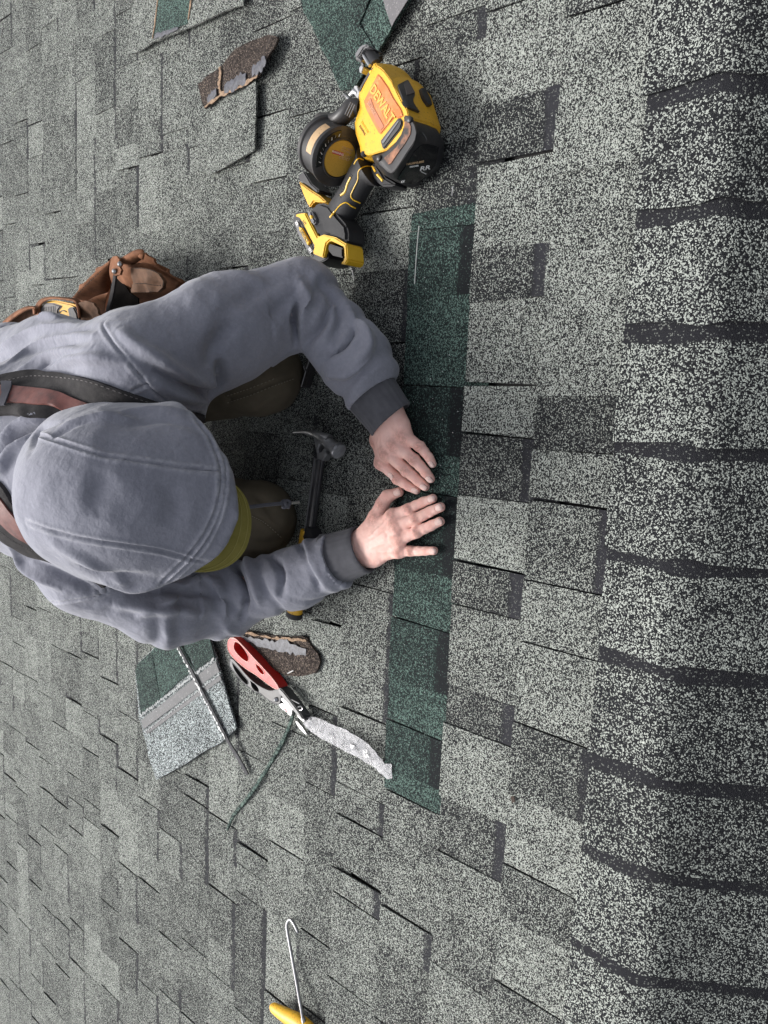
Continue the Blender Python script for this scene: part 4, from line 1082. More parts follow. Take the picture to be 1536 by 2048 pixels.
# ------------------------------------------------------------------ tool materials
def plastic(name, col, rough=.45, wear=None, scale=60, dust=0.0, dustc=(.30, .25, .2), spec=.5, bumps=.12):
    g = NT(name); c = g.mix(g.ramp(g.noise(scale, 4), [(.35, 0.), (.8, .5)]), col, tuple(v * .8 for v in col))
    if wear is not None:
        c = g.mix(g.ramp(g.noise(scale * 2.6, 5, .75), [(.57, 0.), (.66, 1.)]), c, wear)
        c = g.mix(g.ramp(g.voro(140, 'Distance'), [(.10, .8), (.17, 0.)]), c, tuple(v * .35 for v in wear))
    if dust: c = g.mix(g.math('MULTIPLY', g.ramp(g.noise(24, 4, .65), [(.42, 0.), (.70, 1.)]), dust), c, dustc)
    g.fin(c, g.math('MULTIPLY_ADD', g.noise(90, 3), .22, rough - .1), g.bump(g.noise(700, 2), bumps, .0004), spec=spec); return g.m
YEL = plastic('tool yellow', (.72, .40, .022), .42, (.50, .26, .03), 70, .18, (.45, .22, .08))
YEL2 = plastic('tool yellow clean', (.74, .44, .02), .40)
YELW = plastic('scuffed yellow', (.72, .40, .015), .42, (.035, .025, .015), 55)
BLK = plastic('tool black', (.022, .022, .024), .42, None, 60, .30, (.10, .085, .075))
RUB = plastic('grip rubber', (.020, .020, .022), .62, None, 60, .12, (.07, .065, .06), .35, .3)
ORD = plastic('dusty orange panel', (.60, .17, .045), .6, (.66, .30, .10), 40, .35, (.62, .36, .22), .3)
DUSTB = NT('dust on black'); g = DUSTB
c = g.mix(g.ramp(g.noise(40, 5, .65), [(.40, 0.), (.62, 1.)]), (.03, .027, .027), (.36, .16, .085)); g.fin(c, .6, g.bump(g.noise(500, 2), .2, .0005), spec=.35); DUSTB = g.m
GREYP = plastic('grey plastic', (.13, .13, .135), .5)
RED = plastic('red grip', (.56, .022, .018), .45, None, 60, .10, (.60, .12, .10))
PINK = plastic('worn pale edge', (.72, .42, .38), .5)
WHT = plastic('white print', (.75, .75, .74), .6)
GOLDL = NT('gold drum label'); g = GOLDL; g.fin(g.mix(g.ramp(g.voro(520, 'Distance'), [(.0, 1.), (.3, 0.)]), (.50, .31, .05), (.12, .07, .02)), .5, spec=.4); GOLDL = g.m
TANL = plastic('worn tan label', (.50, .34, .19), .65, (.34, .22, .11), 80)
REDP = plastic('red print', (.45, .03, .03), .5)
DKSTEEL = NT('dark oiled steel'); g = DKSTEEL; g.fin(g.ramp(g.noise(60, 4), [(.3, (.22, .22, .225)), (.8, (.46, .46, .465))]), g.ramp(g.noise(50, 4), [(.3, .25), (.7, .45)]), g.bump(g.noise(300, 2), .1, .0004), metal=.7); DKSTEEL = g.m
BLKSTEEL = NT('black coated steel'); g = BLKSTEEL; g.fin(g.ramp(g.noise(60, 4), [(.3, (.020, .020, .022)), (.8, (.055, .055, .06))]), .35, spec=.6); BLKSTEEL = g.m
LEA = NT('tan suede leather'); g = LEA
c = g.ramp(g.noise(30, 5, .65), [(.25, (.085, .036, .018)), (.55, (.21, .090, .045)), (.8, (.30, .145, .08))]); g.fin(c, .82, g.bump(g.noise(380, 3), .5, .0008, g.bump(g.noise(45, 3), .4, .003)), spec=.25); LEA = g.m
LEAD = NT('dark worn leather'); g = LEAD
c = g.ramp(g.noise(34, 5, .65), [(.28, (.055, .030, .018)), (.6, (.14, .075, .045)), (.82, (.20, .115, .07))]); g.fin(c, .78, g.bump(g.noise(320, 3), .5, .0008), spec=.25); LEAD = g.m
THR = plastic('dark thread', (.05, .03, .02), .8)
DARKIN = plastic('painted pocket shade', (.006, .005, .0045), .95, spec=.05)  # near-black colour standing in for the shade inside the pouch

# ------------------------------------------------------------------ coil roofing nailer lying beside the new strip
def Z1(*p): return [(560 + x / 3.84, 60 + y / 3.84) for x, y in p]
nail_c = W(775, 250, 0)
nailer = empty('roofing_nailer', (nail_c.x, nail_c.y, .012), 'yellow and black cordless coil roofing nailer lying on its side', 'nail gun')
OUT = Z1((728, 262), (745, 240), (800, 240), (870, 268), (960, 335), (985, 372), (1060, 400), (1120, 470), (1150, 560), (1178, 655), (1205, 740), (1170, 880), (1000, 960), (860, 1000), (760, 985), (690, 1010), (630, 1000), (622, 910), (585, 805), (578, 720), (622, 600), (612, 490))
TOPO = Z1((732, 285), (742, 275), (765, 285), (800, 315), (860, 395), (880, 440), (910, 500), (940, 560), (975, 610), (985, 650), (990, 690), (960, 790), (900, 860), (830, 920), (760, 940), (700, 960), (650, 950), (634, 890), (604, 795), (596, 722), (634, 604), (624, 495))
def lvl(pl, z): return ensure_ccw(pts_at(pl, z))
NZ = .100
def lvl2(pl, zlo, zhi):
    """outline of a tall solid: its far side is seen at the upper edge, its near side at the lower edge"""
    xs = [p[0] for p in pl]; c, h = (min(xs) + max(xs)) / 2, (max(xs) - min(xs)) / 2
    out = []
    for (x, y) in pl:
        t = min(1, max(0, ((x - c) / h + .35) / .7)); t = t * t * (3 - 2 * t); out.append(W(x, y, zhi + (zlo - zhi) * t))
    return ensure_ccw([Vector((p.x, p.y, 0)) for p in out])
o1 = lvl2(OUT, .030, .066); oc = sum(o1, Vector()) / len(o1); o1 = [Vector((p.x, p.y, .050)) for p in o1]; t1 = lvl(TOPO, NZ)
mid = [a.lerp(b2, .55) + Vector((0, 0, .012)) for a, b2 in zip(o1, t1)]
house = loft('housing', [[Vector((p.x * .94 + oc.x * .06, p.y * .94 + oc.y * .06, .0135)) for p in o1], [p + Vector((0, 0, -.020)) for p in o1], [p + Vector((0, 0, -.006)) for p in o1], o1, mid, t1], YEL, nailer, .0015, 35)
prism('side_panel', Z1((748, 335), (775, 360), (830, 440), (870, 520), (930, 610), (945, 660), (905, 680), (880, 665), (770, 800), (755, 790), (700, 690), (655, 600), (640, 545), (700, 430)), NZ - .004, NZ + .0018, ORD, nailer, .0012)
prism('rating_plate', Z1((695, 520), (672, 560), (740, 720), (775, 770), (800, 740), (720, 590)), NZ - .002, NZ + .0026, plastic('faded orange plate', (.42, .16, .08), .6), nailer, .0005)
nx = W(781, 237, NZ) - W(747, 182, NZ)
pl = Z1((783, 568))[0]; writing('lettering', 'DEWALT', W(*pl, NZ + .0022), nx, (0, 0, 1), .0195, plastic('letter yellow', (.66, .36, .06), .5), nailer, .0006, .0006)
for a, b2 in (((742, 455), (850, 672)), ((725, 470), (815, 722))):
    tubeo('pinstripe', [W(*Z1(a)[0], NZ + .002), W(*Z1(b2)[0], NZ + .002)], .0004, MATS['letter yellow'], nailer, 5)
pl = Z1((700, 600))[0]; writing('lettering', '20V MAX', W(*pl, NZ + .0029), nx, (0, 0, 1), .007, plastic('print orange', (.62, .36, .22), .6), nailer, .0002)
prism('label', Z1((625, 640), (612, 690), (665, 800), (690, 800), (690, 790)), NZ - .006, NZ - .0005, GREYP, nailer, .0006)
pl = Z1((652, 745))[0]; writing('lettering', 'BRUSHLESS', W(*pl, NZ + .0002), nx, (0, 0, 1), .0055, YEL2, nailer, .0003)
pl = Z1((632, 770))[0]; writing('lettering', 'ROOFING', W(*pl, NZ + .0004), nx, (0, 0, 1), .0050, plastic('print brown', (.20, .10, .03), .6), nailer, .0002)
prism('vent_bar', Z1((765, 850), (905, 668), (930, 685), (938, 710), (920, 760), (800, 910), (785, 915)), NZ - .003, NZ + .0032, BLK, nailer, .002)
prism('vent_bar', Z1((775, 862), (905, 690), (918, 700), (792, 880)), NZ + .002, NZ + .0042, GREYP, nailer, .001)
# side bumper and belt hook on the near flank
hb = bvh_obj(house)
def patch(name, pl, th, mat, parent, bv, n=5, m=8, off=.0):
    """strip that hugs a surface: pl = two photo polylines"""
    return ribbon(name, pl[0], pl[1], bv, th, th + .002 + off, mat, parent, n=n, m=m, crown=.0008, smooth=1)
patch('bumper', (Z1((900, 440), (930, 520), (960, 590), (1010, 620)), Z1((975, 400), (1025, 500), (1010, 560), (1060, 640))), .004, BLK, nailer, hb)
patch('bumper_lip', (Z1((940, 440), (965, 520)), Z1((978, 415), (1020, 500))), .0055, plastic('worn grey rubber', (.10, .085, .08), .6), nailer, hb)
patch('side_guard', (Z1((1065, 465), (1085, 530), (1125, 590)), Z1((1095, 465), (1140, 545), (1150, 590))), .0055, BLK, nailer, hb)
# rear cap
RC = Z1((955, 645), (1010, 640), (1080, 655), (1150, 700), (1210, 760), (1252, 830), (1245, 960), (1205, 1070), (1130, 1130), (1060, 1165), (960, 1195), (880, 1175), (800, 1130), (745, 1060), (700, 950), (735, 940), (800, 935), (880, 880), (940, 800), (970, 720))
RT = Z1((960, 665), (985, 662), (1015, 690), (1040, 740), (1050, 790), (1040, 840), (1020, 880), (985, 930), (950, 985), (915, 1040), (885, 1080), (860, 1100), (825, 1085), (770, 1030), (735, 965), (760, 965), (810, 945), (880, 885), (935, 810), (965, 735))
o2 = [Vector((p.x, p.y, .040)) for p in lvl2(RC, .026, .060)]; t2 = lvl(RT, NZ + .003)
m2 = [a.lerp(b2, .40) + Vector((0, 0, .018)) for a, b2 in zip(o2, t2)]; m3 = [a.lerp(b2, .82) + Vector((0, 0, .006)) for a, b2 in zip(o2, t2)]
rear = loft('rear_cap', [[Vector((p.x, p.y, .0135)) for p in [q.lerp(sum(o2, Vector()) / len(o2), .12) for q in o2]], [p + Vector((0, 0, -.010)) for p in o2], o2, m2, m3, t2], BLK, nailer, .0012, 45)
prism('dusty_top', Z1((950, 700), (990, 690), (1010, 740), (1005, 800), (960, 880), (900, 960), (855, 1030), (830, 1040), (790, 985), (815, 960), (890, 895), (945, 815)), NZ, NZ + .0042, DUSTB, nailer, .0015)
rb = bvh_obj(rear)
patch('end_plate', (Z1((1030, 930), (1090, 880), (1160, 880), (1215, 905)), Z1((900, 1140), (1000, 1180), (1100, 1130), (1190, 1040))), .0012, plastic('gloss black', (.012, .012, .013), .16, None, 60), nailer, rb, 6, 9)
h_, n_ = cast(rb, *Z1((1125, 1055))[0]); hx = W(*Z1((1160, 1090))[0], h_.z) - W(*Z1((1090, 1035))[0], h_.z)
def on(bv, p): h, n = cast(bv, *Z1(p)[0]); return h, n
for txt, p, sz, mt in (('RR', (1112, 1052), .0145, WHT), ('BRUSHLESS', (1035, 1012), .0058, TANL), ('CE', (938, 1158), .0062, WHT), ('MOTOR', (1028, 1038), .0040, WHT)):
    h_, n_ = on(rb, p)
    if h_ is not None: writing('lettering', txt, h_ + n_ * .0022, camdir(.86, .50), n_, sz, mt, nailer, .0003, .0002)
h0, n0 = on(rb, (1080, 1078)); h1, n1_ = on(rb, (1120, 1098))
if h0 is not None and h1 is not None: tubeo('underline', [h0 + n0 * .002, h1 + n1_ * .002], .0006, WHT, nailer, 5)
for p in ((1000, 690), (765, 985), (645, 950)):
    h_, n_ = cast(bvh_obj(house, rear), *Z1(p)[0])
    if h_: tubeo('screw', [h_ - n_ * .002, h_ + n_ * .003, h_ + n_ * .0045], [.0050, .0050, .0034], BLK, nailer, 12)
trim('gasket', rb, Z1((1095, 790), (1120, 830), (1118, 860)), .0006, GREYP, nailer)
# grip
gp = [W(*Z1(p)[0], z) for p, z in (((690, 1045), .060), ((640, 1110), .058), ((585, 1210), .055), ((520, 1320), .053), ((455, 1420), .052), ((405, 1510), .054), ((360, 1570), .056))]
grip = tubeo('grip', [Vector(p) for p in spline([tuple(p) for p in gp], 6)], [(.026 + .004 * abs(t - .45) * 2 + .012 * max(0, .12 - t) * 8 + .016 * max(0, t - .70) * 3, .024) for t in np.linspace(0, 1, 37)], RUB, nailer, 20, (0, 0, 1))
foot = prism('grip_foot', Z1((245, 1350), (300, 1320), (370, 1345), (430, 1420), (500, 1500), (512, 1560), (510, 1640), (400, 1590), (330, 1565), (285, 1590), (235, 1480), (215, 1420)), .030, .078, RUB, nailer, .005)
knu = prism('trigger_guard', Z1((690, 1020), (740, 1030), (800, 1130), (885, 1180), (860, 1200), (780, 1200), (720, 1150), (690, 1090)), .030, .066, RUB, nailer, .004)
gb = bvh_obj(grip, foot, knu)
for pl in (((570, 1030), (600, 990), (640, 1000)), ((715, 1050), (650, 1050), (605, 1085), (598, 1150), (560, 1230), (545, 1270), (560, 1300), (615, 1328)), ((580, 1368), (545, 1350), (508, 1325), (465, 1345), (430, 1385), (415, 1410))):
    trim('trim_line', gb, Z1(*pl), .0011, YEL2, nailer)
for pl in (((385, 1440), (420, 1395)), ((468, 1270), (500, 1240), (520, 1180), (545, 1130)), ((715, 1055), (735, 1090)), ((748, 1110), (790, 1160))):
    trim('trim_inlay', gb, Z1(*pl), .0022, YEL2, nailer, .0)
for k in range(11):
    t = k / 10; p = (455 + 90 * t, 1275 - 165 * t); q = (p[0] + 14, p[1] + 12)
    trim('grip_rib', gb, Z1((p[0] - 6, p[1] - 4), p, q), .0006, RUB, nailer, .0003, 3)
# battery pack
BO = Z1((105, 1420), (120, 1408), (192, 1400), (235, 1490), (285, 1585), (330, 1568), (420, 1590), (512, 1645), (522, 1780), (492, 1805), (420, 1832), (330, 1770), (255, 1745), (180, 1640), (130, 1560), (98, 1480))
bp_ = lvl2(BO, .026, .074); batt = loft('battery', [[Vector((p.x, p.y, .0135)) for p in bp_], [Vector((p.x, p.y, .074)) for p in bp_]], plastic('battery black', (.016, .016, .017), .45), nailer, .004)
prism('battery_shell', Z1((108, 1425), (125, 1412), (192, 1403), (235, 1490), (285, 1588), (330, 1570), (420, 1590), (508, 1645), (518, 1765), (500, 1800), (458, 1795), (490, 1760), (488, 1665), (380, 1615), (352, 1640), (330, 1750), (245, 1715), (262, 1660), (215, 1570), (165, 1470), (145, 1440)), .040, .0815, YEL2, batt, .003)
prism('battery_face', Z1((100, 1465), (118, 1452), (138, 1462), (190, 1560), (245, 1690), (248, 1735), (228, 1738), (180, 1655), (130, 1570)), .030, .0790, GREYP, batt, .004)
prism('battery_label', Z1((143, 1512), (165, 1520), (222, 1630), (212, 1652), (150, 1545)), .07, .0800, YEL2, batt, .0004)
bx = W(*Z1((222, 1640))[0], .081) - W(*Z1((150, 1520))[0], .081)
writing('lettering', 'DEWALT', W(*Z1((184, 1583))[0], .0803), bx, (0, 0, 1), .0078, BLK, batt, .0002, .0001)
writing('lettering', 'XR', W(*Z1((128, 1488))[0], .0795), bx, (0, 0, 1), .008, WHT, batt, .0002, .0003)
writing('lettering', '20V', W(*Z1((232, 1690))[0], .0795), bx, (0, 0, 1), .0075, WHT, batt, .0002, .0002)
writing('lettering', 'LIT', W(*Z1((186, 1482))[0], .0819), bx, (0, 0, 1), .0085, BLK, batt, .0002)
prism('battery_latch', Z1((200, 1400), (232, 1385), (268, 1460), (262, 1495), (238, 1490)), .05, .086, GREYP, nailer, .003)
prism('latch_button', Z1((222, 1425), (238, 1420), (245, 1445), (230, 1452)), .08, .0875, YEL2, nailer, .001)
prism('battery_window', Z1((372, 1640), (478, 1675), (480, 1750), (400, 1730), (365, 1690)), .05, .0790, plastic('window black', (.008, .008, .008), .12), batt, .002)
# yellow door of the magazine
prism('magazine_door', Z1((138, 1160), (230, 1225), (300, 1270), (352, 1318), (330, 1322), (255, 1318), (225, 1365), (205, 1330), (170, 1250)), .030, .060, YEL, nailer, .003)
prism('door_hinge', Z1((135, 1120), (180, 1080), (240, 1180), (300, 1230), (280, 1250), (215, 1195), (140, 1150)), .026, .062, BLK, nailer, .002)
# drum magazine: axis leans away from the viewer
FC = W(*Z1((455, 985))[0], .090); vdir = (Vector(CAMPOS) - FC).normalized(); lat = camdir(-.78, -.62); lat = (lat - vdir * lat.dot(vdir)).normalized()
AX = (-vdir * math.cos(math.radians(38)) + lat * math.sin(math.radians(38))).normalized()
ux = AX.orthogonal().normalized(); uy = AX.cross(ux)
def drum(name, prof, mat, parent, seg=48, a0=0, a1=2 * math.pi, cap=True):
    """profile = (distance along axis, radius)"""
    full = abs(a1 - a0 - 2 * math.pi) < 1e-6; n = seg if full else seg + 1; V, F = [], []
    for (t, r_) in prof:
        for k in range(n):
            th = a0 + (a1 - a0) * k / seg; V.append(FC + AX * t + (ux * math.cos(th) + uy * math.sin(th)) * r_)
    for i in range(len(prof) - 1):
        for k in range(seg if full else seg):
            k2 = (k + 1) % n; F.append((i * n + k, i * n + k2, (i + 1) * n + k2, (i + 1) * n + k))
    if full and cap: F.append(tuple(range(n))[::-1]); F.append(tuple((len(prof) - 1) * n + k for k in range(n)))
    bmx = bmesh.new(); vs = [bmx.verts.new(v) for v in V]
    for f in F: bmx.faces.new([vs[i] for i in f])
    bmesh.ops.recalc_face_normals(bmx, faces=bmx.faces)
    return link(name, from_bm(name, bmx, 32), mat, parent)
RD = .0505
dr = drum('drum_magazine', [(-.001, RD - .014), (.0, RD - .012), (.0015, RD - .004), (.004, RD), (.010, RD), (.0115, RD - .003), (.046, RD - .003), (.048, RD), (.056, RD), (.058, RD - .004)], BLK, nailer)
drum('drum_label', [(-.0028, .001), (-.0028, .0300), (-.0010, .0308)], GOLDL, dr)
drum('drum_ring', [(-.0034, .0312), (-.0042, .0322), (-.0034, .0336), (.0, .0340)], BLK, dr, cap=False)
ang = lambda p: math.atan2((p - FC).dot(uy), (p - FC).dot(ux))
aL = ang(FC + camdir(-.75, -.62) * .05)
def arc(a, b2, n=14): return np.linspace(a, b2, n)
def bandstrip(name, a, b2, t0, t1, r_, mat):
    V, F = [], []; A_ = arc(a, b2)
    for th in A_:
        for (t, rr_) in ((t0, r_), (t1, r_), (t1, r_ - .002), (t0, r_ - .002)): V.append(FC + AX * t + (ux * math.cos(th) + uy * math.sin(th)) * rr_)
    for i in range(len(A_) - 1):
        for k in range(4): F.append((i * 4 + k, i * 4 + (k + 1) % 4, (i + 1) * 4 + (k + 1) % 4, (i + 1) * 4 + k))
    F += [(0, 1, 2, 3), tuple((len(A_) - 1) * 4 + k for k in range(4))]
    me = mesh(name, V, F); bmx = bmesh.new(); bmx.from_mesh(me); bmesh.ops.recalc_face_normals(bmx, faces=bmx.faces); bmx.to_mesh(me); bmx.free(); return link(name, me, mat, dr)
bandstrip('paper_label', aL - .55, aL + .62, .013, .030, RD - .0018, TANL)
for k in range(9):                                            # slotted window on the face, coil nails show in it
    a_ = aL - .75 + k * .19; p0 = FC + (ux * math.cos(a_) + uy * math.sin(a_)) * .0365 - AX * .0012; p1 = FC + (ux * math.cos(a_ + .10) + uy * math.sin(a_ + .10)) * .0435 - AX * .0002
    tubeo('nail_slot', [p0, p1], .0006, WHT if k % 2 == 0 else GREYP, dr, 5)
cs, sn = math.cos, math.sin
pw = [FC - AX * .0005 + (ux * cos_ + uy * sin_) * r_ for r_, cos_, sin_ in [(.0345, cs(a), sn(a)) for a in arc(aL - .9, aL + .9)] + [(.0455, cs(a), sn(a)) for a in arc(aL + .9, aL - .9)]]
bmx = bmesh.new(); vs = [bmx.verts.new(p - AX * .0006) for p in pw]; m_ = len(pw) // 2
for i in range(m_ - 1): bmx.faces.new((vs[i], vs[i + 1], vs[2 * m_ - 2 - i], vs[2 * m_ - 1 - i]))
ex = bmesh.ops.extrude_face_region(bmx, geom=bmx.faces[:]); bmesh.ops.translate(bmx, vec=AX * .004, verts=[v for v in ex['geom'] if isinstance(v, bmesh.types.BMVert)]); bmesh.ops.recalc_face_normals(bmx, faces=bmx.faces)
link('nail_window', from_bm('nail_window', bmx), plastic('window smoke', (.01, .01, .01), .15), dr)
lx = camdir(.88, .47); 
for txt, du, dv, sz, mt in (('COIL NAILER', -.002, -.021, .0042, TANL), ('ROOFING', .0, -.0155, .0050, TANL), ('WARNING', -.012, -.0085, .0052, WHT), ('0.120 IN.', .011, -.0085, .0042, TANL)):
    lyv = AX.cross(lx) ; lyv = (camdir(-.47, .88)); lyv = (lyv - AX * lyv.dot(AX)).normalized(); lxx = (lx - AX * lx.dot(AX)).normalized()
    writing('lettering', txt, FC + lxx * du + lyv * dv - AX * .0031, lxx, -AX, sz, mt, dr, .0002)
sq = FC + lxx * -.012 + lyv * -.0085 - AX * .0029
bmx = bmesh.new(); vs = [bmx.verts.new(sq + lxx * a * .0105 + lyv * b2 * .0033) for a, b2 in ((-1, -1), (1, -1), (1, 1), (-1, 1))]; bmx.faces.new(vs)
ex = bmesh.ops.extrude_face_region(bmx, geom=bmx.faces[:]); bmesh.ops.translate(bmx, vec=AX * .001, verts=[v for v in ex['geom'] if isinstance(v, bmesh.types.BMVert)]); bmesh.ops.recalc_face_normals(bmx, faces=bmx.faces); link('warning_flash', from_bm('w', bmx), REDP, dr)
for k in range(3):
    p = FC + lxx * (-.001 + .0075 * k) + lyv * -.0035 - AX * .003; tubeo('pictogram', [p + lxx * .0028 * cs(t) + lyv * .0028 * sn(t) for t in np.linspace(0, 6.28, 13)], .0005, TANL, dr, 5)
KN = FC + AX * .060 + lat * .004
tubeo('adjust_knob', [KN + AX * t for t in (-.004, .0, .010, .0125)], [.030, .027, .026, .022], BLK, dr, 24)
# arm from drum to nose, nose bar, feed pawl and contact trip
arm = [W(*Z1(p)[0], z) for p, z in (((330, 690), .075), ((380, 700), .086), ((450, 690), .092), ((510, 640), .092), ((560, 590), .088), ((610, 600), .082))]
tubeo('feed_arm', spline([tuple(p) for p in arm], 5), [(.012, .016)] * 26, BLK, nailer, 12, (0, 0, 1))
for k in range(3): tubeo('arm_rib', [W(*Z1((545 + 16 * k, 555 + 10 * k))[0], .104), W(*Z1((500 + 16 * k, 650 + 10 * k))[0], .106)], .0012, GREYP, nailer, 6)
tubeo('feed_pawl', [W(*Z1(p)[0], z) for p, z in (((478, 510), .080), ((500, 495), .084), ((545, 545), .088), ((590, 560), .086), ((600, 590), .080))], [.0022, .003, .0036, .003, .0024], STEEL, nailer, 8)
tubeo('feed_cylinder', [W(*Z1(p)[0], .088) for p in ((540, 500), (575, 470), (600, 490))], [.004, .006, .005], STEEL, nailer, 10)
prism('pawl_plate', Z1((565, 430), (590, 425), (612, 480), (600, 530), (570, 500)), .072, .092, STEEL, nailer, .001)
prism('nose_bar', Z1((600, 450), (680, 310), (722, 270), (728, 300), (640, 430), (615, 490)), .060, .095, BLK, nailer, .002)
prism('nose_inlay', Z1((680, 318), (700, 305), (703, 325), (685, 335)), .09, .0962, YEL2, nailer, .0004)
tubeo('nose_rail', [W(*Z1((735, 255))[0], .075), W(*Z1((672, 150))[0], .070)], [(.006, .009)] * 2, BLK, nailer, 10)
tubeo('guide_rod', [W(*Z1((690, 275))[0], .082), W(*Z1((640, 190))[0], .078)], .0030, STEEL, nailer, 8)
tubeo('guide_rod', [W(*Z1((655, 310))[0], .080), W(*Z1((618, 215))[0], .074)], .0024, STEEL, nailer, 8)
prism('depth_wheel', Z1((605, 290), (625, 262), (640, 285), (625, 330), (608, 325)), .066, .086, STEEL, nailer, .001)
prism('contact_foot', Z1((568, 185), (612, 120), (655, 103), (682, 125), (640, 140), (600, 205), (582, 215)), .050, .084, GREYP, nailer, .002)
tubeo('contact_pin', [W(*Z1((600, 215))[0], .070), W(*Z1((632, 235))[0], .074), W(*Z1((640, 250))[0], .076)], .0045, STEEL, nailer, 8)
tubeo('side_bolt', [W(*Z1((728, 185))[0], .060), W(*Z1((770, 225))[0], .060)], .0052, BLK, nailer, 10)
# ------------------------------------------------------------------ things lying about on the roof
def ZZ(ox, oy, sc, *p): return [(ox + x / sc, oy + y / sc) for x, y in p]
SHT = .0135                                                     # top of the shingle field
# --- framing hammer
hc = W(625, 1000, 0)
ham = empty('hammer', (hc.x, hc.y, .0135), 'black framing hammer with a yellow grip lying in front of the knees', 'hammer')
def ZH(*p): return ZZ(560, 840, 4.876, *p)
HZ = .030
claw = [(130, 124, .020), (200, 118, .026), (270, 120, .031), (330, 135, .035), (390, 158, .037), (440, 185, .037), (480, 205, .036)]
cp = [W(*ZH((x, y))[0], z) for x, y, z in claw]
tubeo('claw', spline([tuple(p) for p in cp], 5), [(r_ * 1.25, r_) for r_ in np.interp(np.linspace(0, 1, 31), [0, .3, .6, 1], [.0012, .0035, .0065, .0105])], DKSTEEL, ham, 14, (0, 0, 1))
fa, fb = W(*ZH((475, 225))[0], .036), W(*ZH((575, 305))[0], .033)
fd = (fb - fa).normalized(); fd = (fd + Vector((0, 0, .10))).normalized()
L_ = (fb - fa).length
tubeo('poll', [fa - fd * .006, fa + fd * .004, fa + fd * .010, fb - fd * .010, fb - fd * .007, fb, fb + fd * .0015], [.011, .0125, .0115, .0120, .0165, .0168, .0155], DKSTEEL, ham, 20)
fu = fd.orthogonal().normalized(); fv = fd.cross(fu)
V, F = [], []
for i in range(-5, 6):
    for j in range(-5, 6):
        x, y = i * .0026, j * .0026
        if x * x + y * y > .0142 ** 2: continue
        o = len(V); c0 = fb + fd * .0014 + fu * x + fv * y
        V += [c0 + fu * a * .0011 + fv * b2 * .0011 for a, b2 in ((-1, -1), (1, -1), (1, 1), (-1, 1))] + [c0 + fd * .0016]
        F += [(o, o + 1, o + 4), (o + 1, o + 2, o + 4), (o + 2, o + 3, o + 4), (o + 3, o, o + 4)]
link('waffle_face', mesh('waffle_face', V, F), STEEL, ham)
holed('neck', ZH((320, 155), (455, 218), (458, 270), (440, 300), (455, 335), (430, 370), (415, 400), (355, 400), (355, 330), (335, 230)), [ZH((385, 240), (420, 245), (425, 275), (400, 310), (375, 320), (368, 280))], .018, .036, DKSTEEL, ham, .0015)
A0, A1 = W(*ZH((392, 380))[0], HZ), W(*ZH((290, 1150))[0], HZ)
tubeo('shaft', [A0.lerp(A1, t) for t in np.linspace(0, 1, 6)], [(.0105, .0085)] * 6, BLKSTEEL, ham, 16, (0, 0, 1))
dirn = (A1 - A0).normalized(); sd_ = dirn.cross(Vector((0, 0, 1)))
for q in (-1, 1): tubeo('shaft_rail', [A0 + sd_ * q * .0085 + Vector((0, 0, .0065)), A1 + sd_ * q * .0085 + Vector((0, 0, .0065))], .0022, BLKSTEEL, ham, 8)
g0, g1 = W(*ZH((262, 1075))[0], .030), W(*ZH((140, 1890))[0], .030)
gpth = spline([tuple(g0), tuple(g0.lerp(g1, .3) + sd_ * -.003), tuple(g0.lerp(g1, .7) + sd_ * .003), tuple(g1)], 8)
tubeo('handle_grip', gpth, [(r_, r_ * .82) for r_ in np.interp(np.linspace(0, 1, 25), [0, .1, .4, .75, .92, 1], [.014, .0155, .0165, .0165, .019, .018])], YEL, ham, 16, (0, 0, 1))
tubeo('grip_collar', [A1.lerp(A0, .14), A1, g0.lerp(g1, .05)], [(.012, .010), (.0155, .0128), (.0135, .011)], RUB, ham, 16, (0, 0, 1))
tubeo('end_cap', [g1 - (g1 - g0).normalized() * .004, g1 + (g1 - g0).normalized() * .006, g1 + (g1 - g0).normalized() * .009], [(.0192, .0160), (.0192, .0160), (.015, .012)], RUB, ham, 16, (0, 0, 1))
tubeo('lanyard_hole', [W(*ZH((72, 1838))[0], .0462), W(*ZH((74, 1842))[0], .0468)], .0018, BLK, ham, 8)
wd = prism('grip_side', ZH((262, 1040), (300, 1080), (330, 1150), (310, 1185), (265, 1150)), .02, .0462, RUB, ham, .001)
# --- small dark tool by the knee
kc = W(605, 740, 0)
kt = empty('utility_knife', (kc.x, kc.y, .0135), 'small black folding knife with bright steel edge beside the bent knee', 'knife')
def ZK(*p): return ZZ(540, 660, 8.533, *p)
prism('handle', ZK((600, 560), (640, 400), (705, 420), (700, 560), (660, 720), (600, 985), (535, 985), (500, 900), (560, 740)), .0140, .030, BLK, kt, .0022)
tubeo('spine', [W(*ZK(p)[0], .0312) for p in ((688, 415), (652, 545), (612, 660))], [(.0022, .001)] * 3, STEEL, kt, 8, (0, 0, 1))
tubeo('spine', [W(*ZK(p)[0], .0312) for p in ((570, 620), (605, 705), (570, 830), (530, 970))], [(.0014, .0008)] * 4, STEEL, kt, 8, (0, 0, 1))
tubeo('pivot_rivet', [W(*ZK((450, 905))[0], .020), W(*ZK((455, 905))[0], .030), W(*ZK((455, 905))[0], .032)], [.0058, .0058, .0040], STEEL, kt, 14)
tubeo('bolster', [W(*ZK((440, 905))[0], .018), W(*ZK((530, 925))[0], .020)], [(.008, .006)] * 2, plastic('brown bolster', (.06, .04, .035), .4), kt, 10)
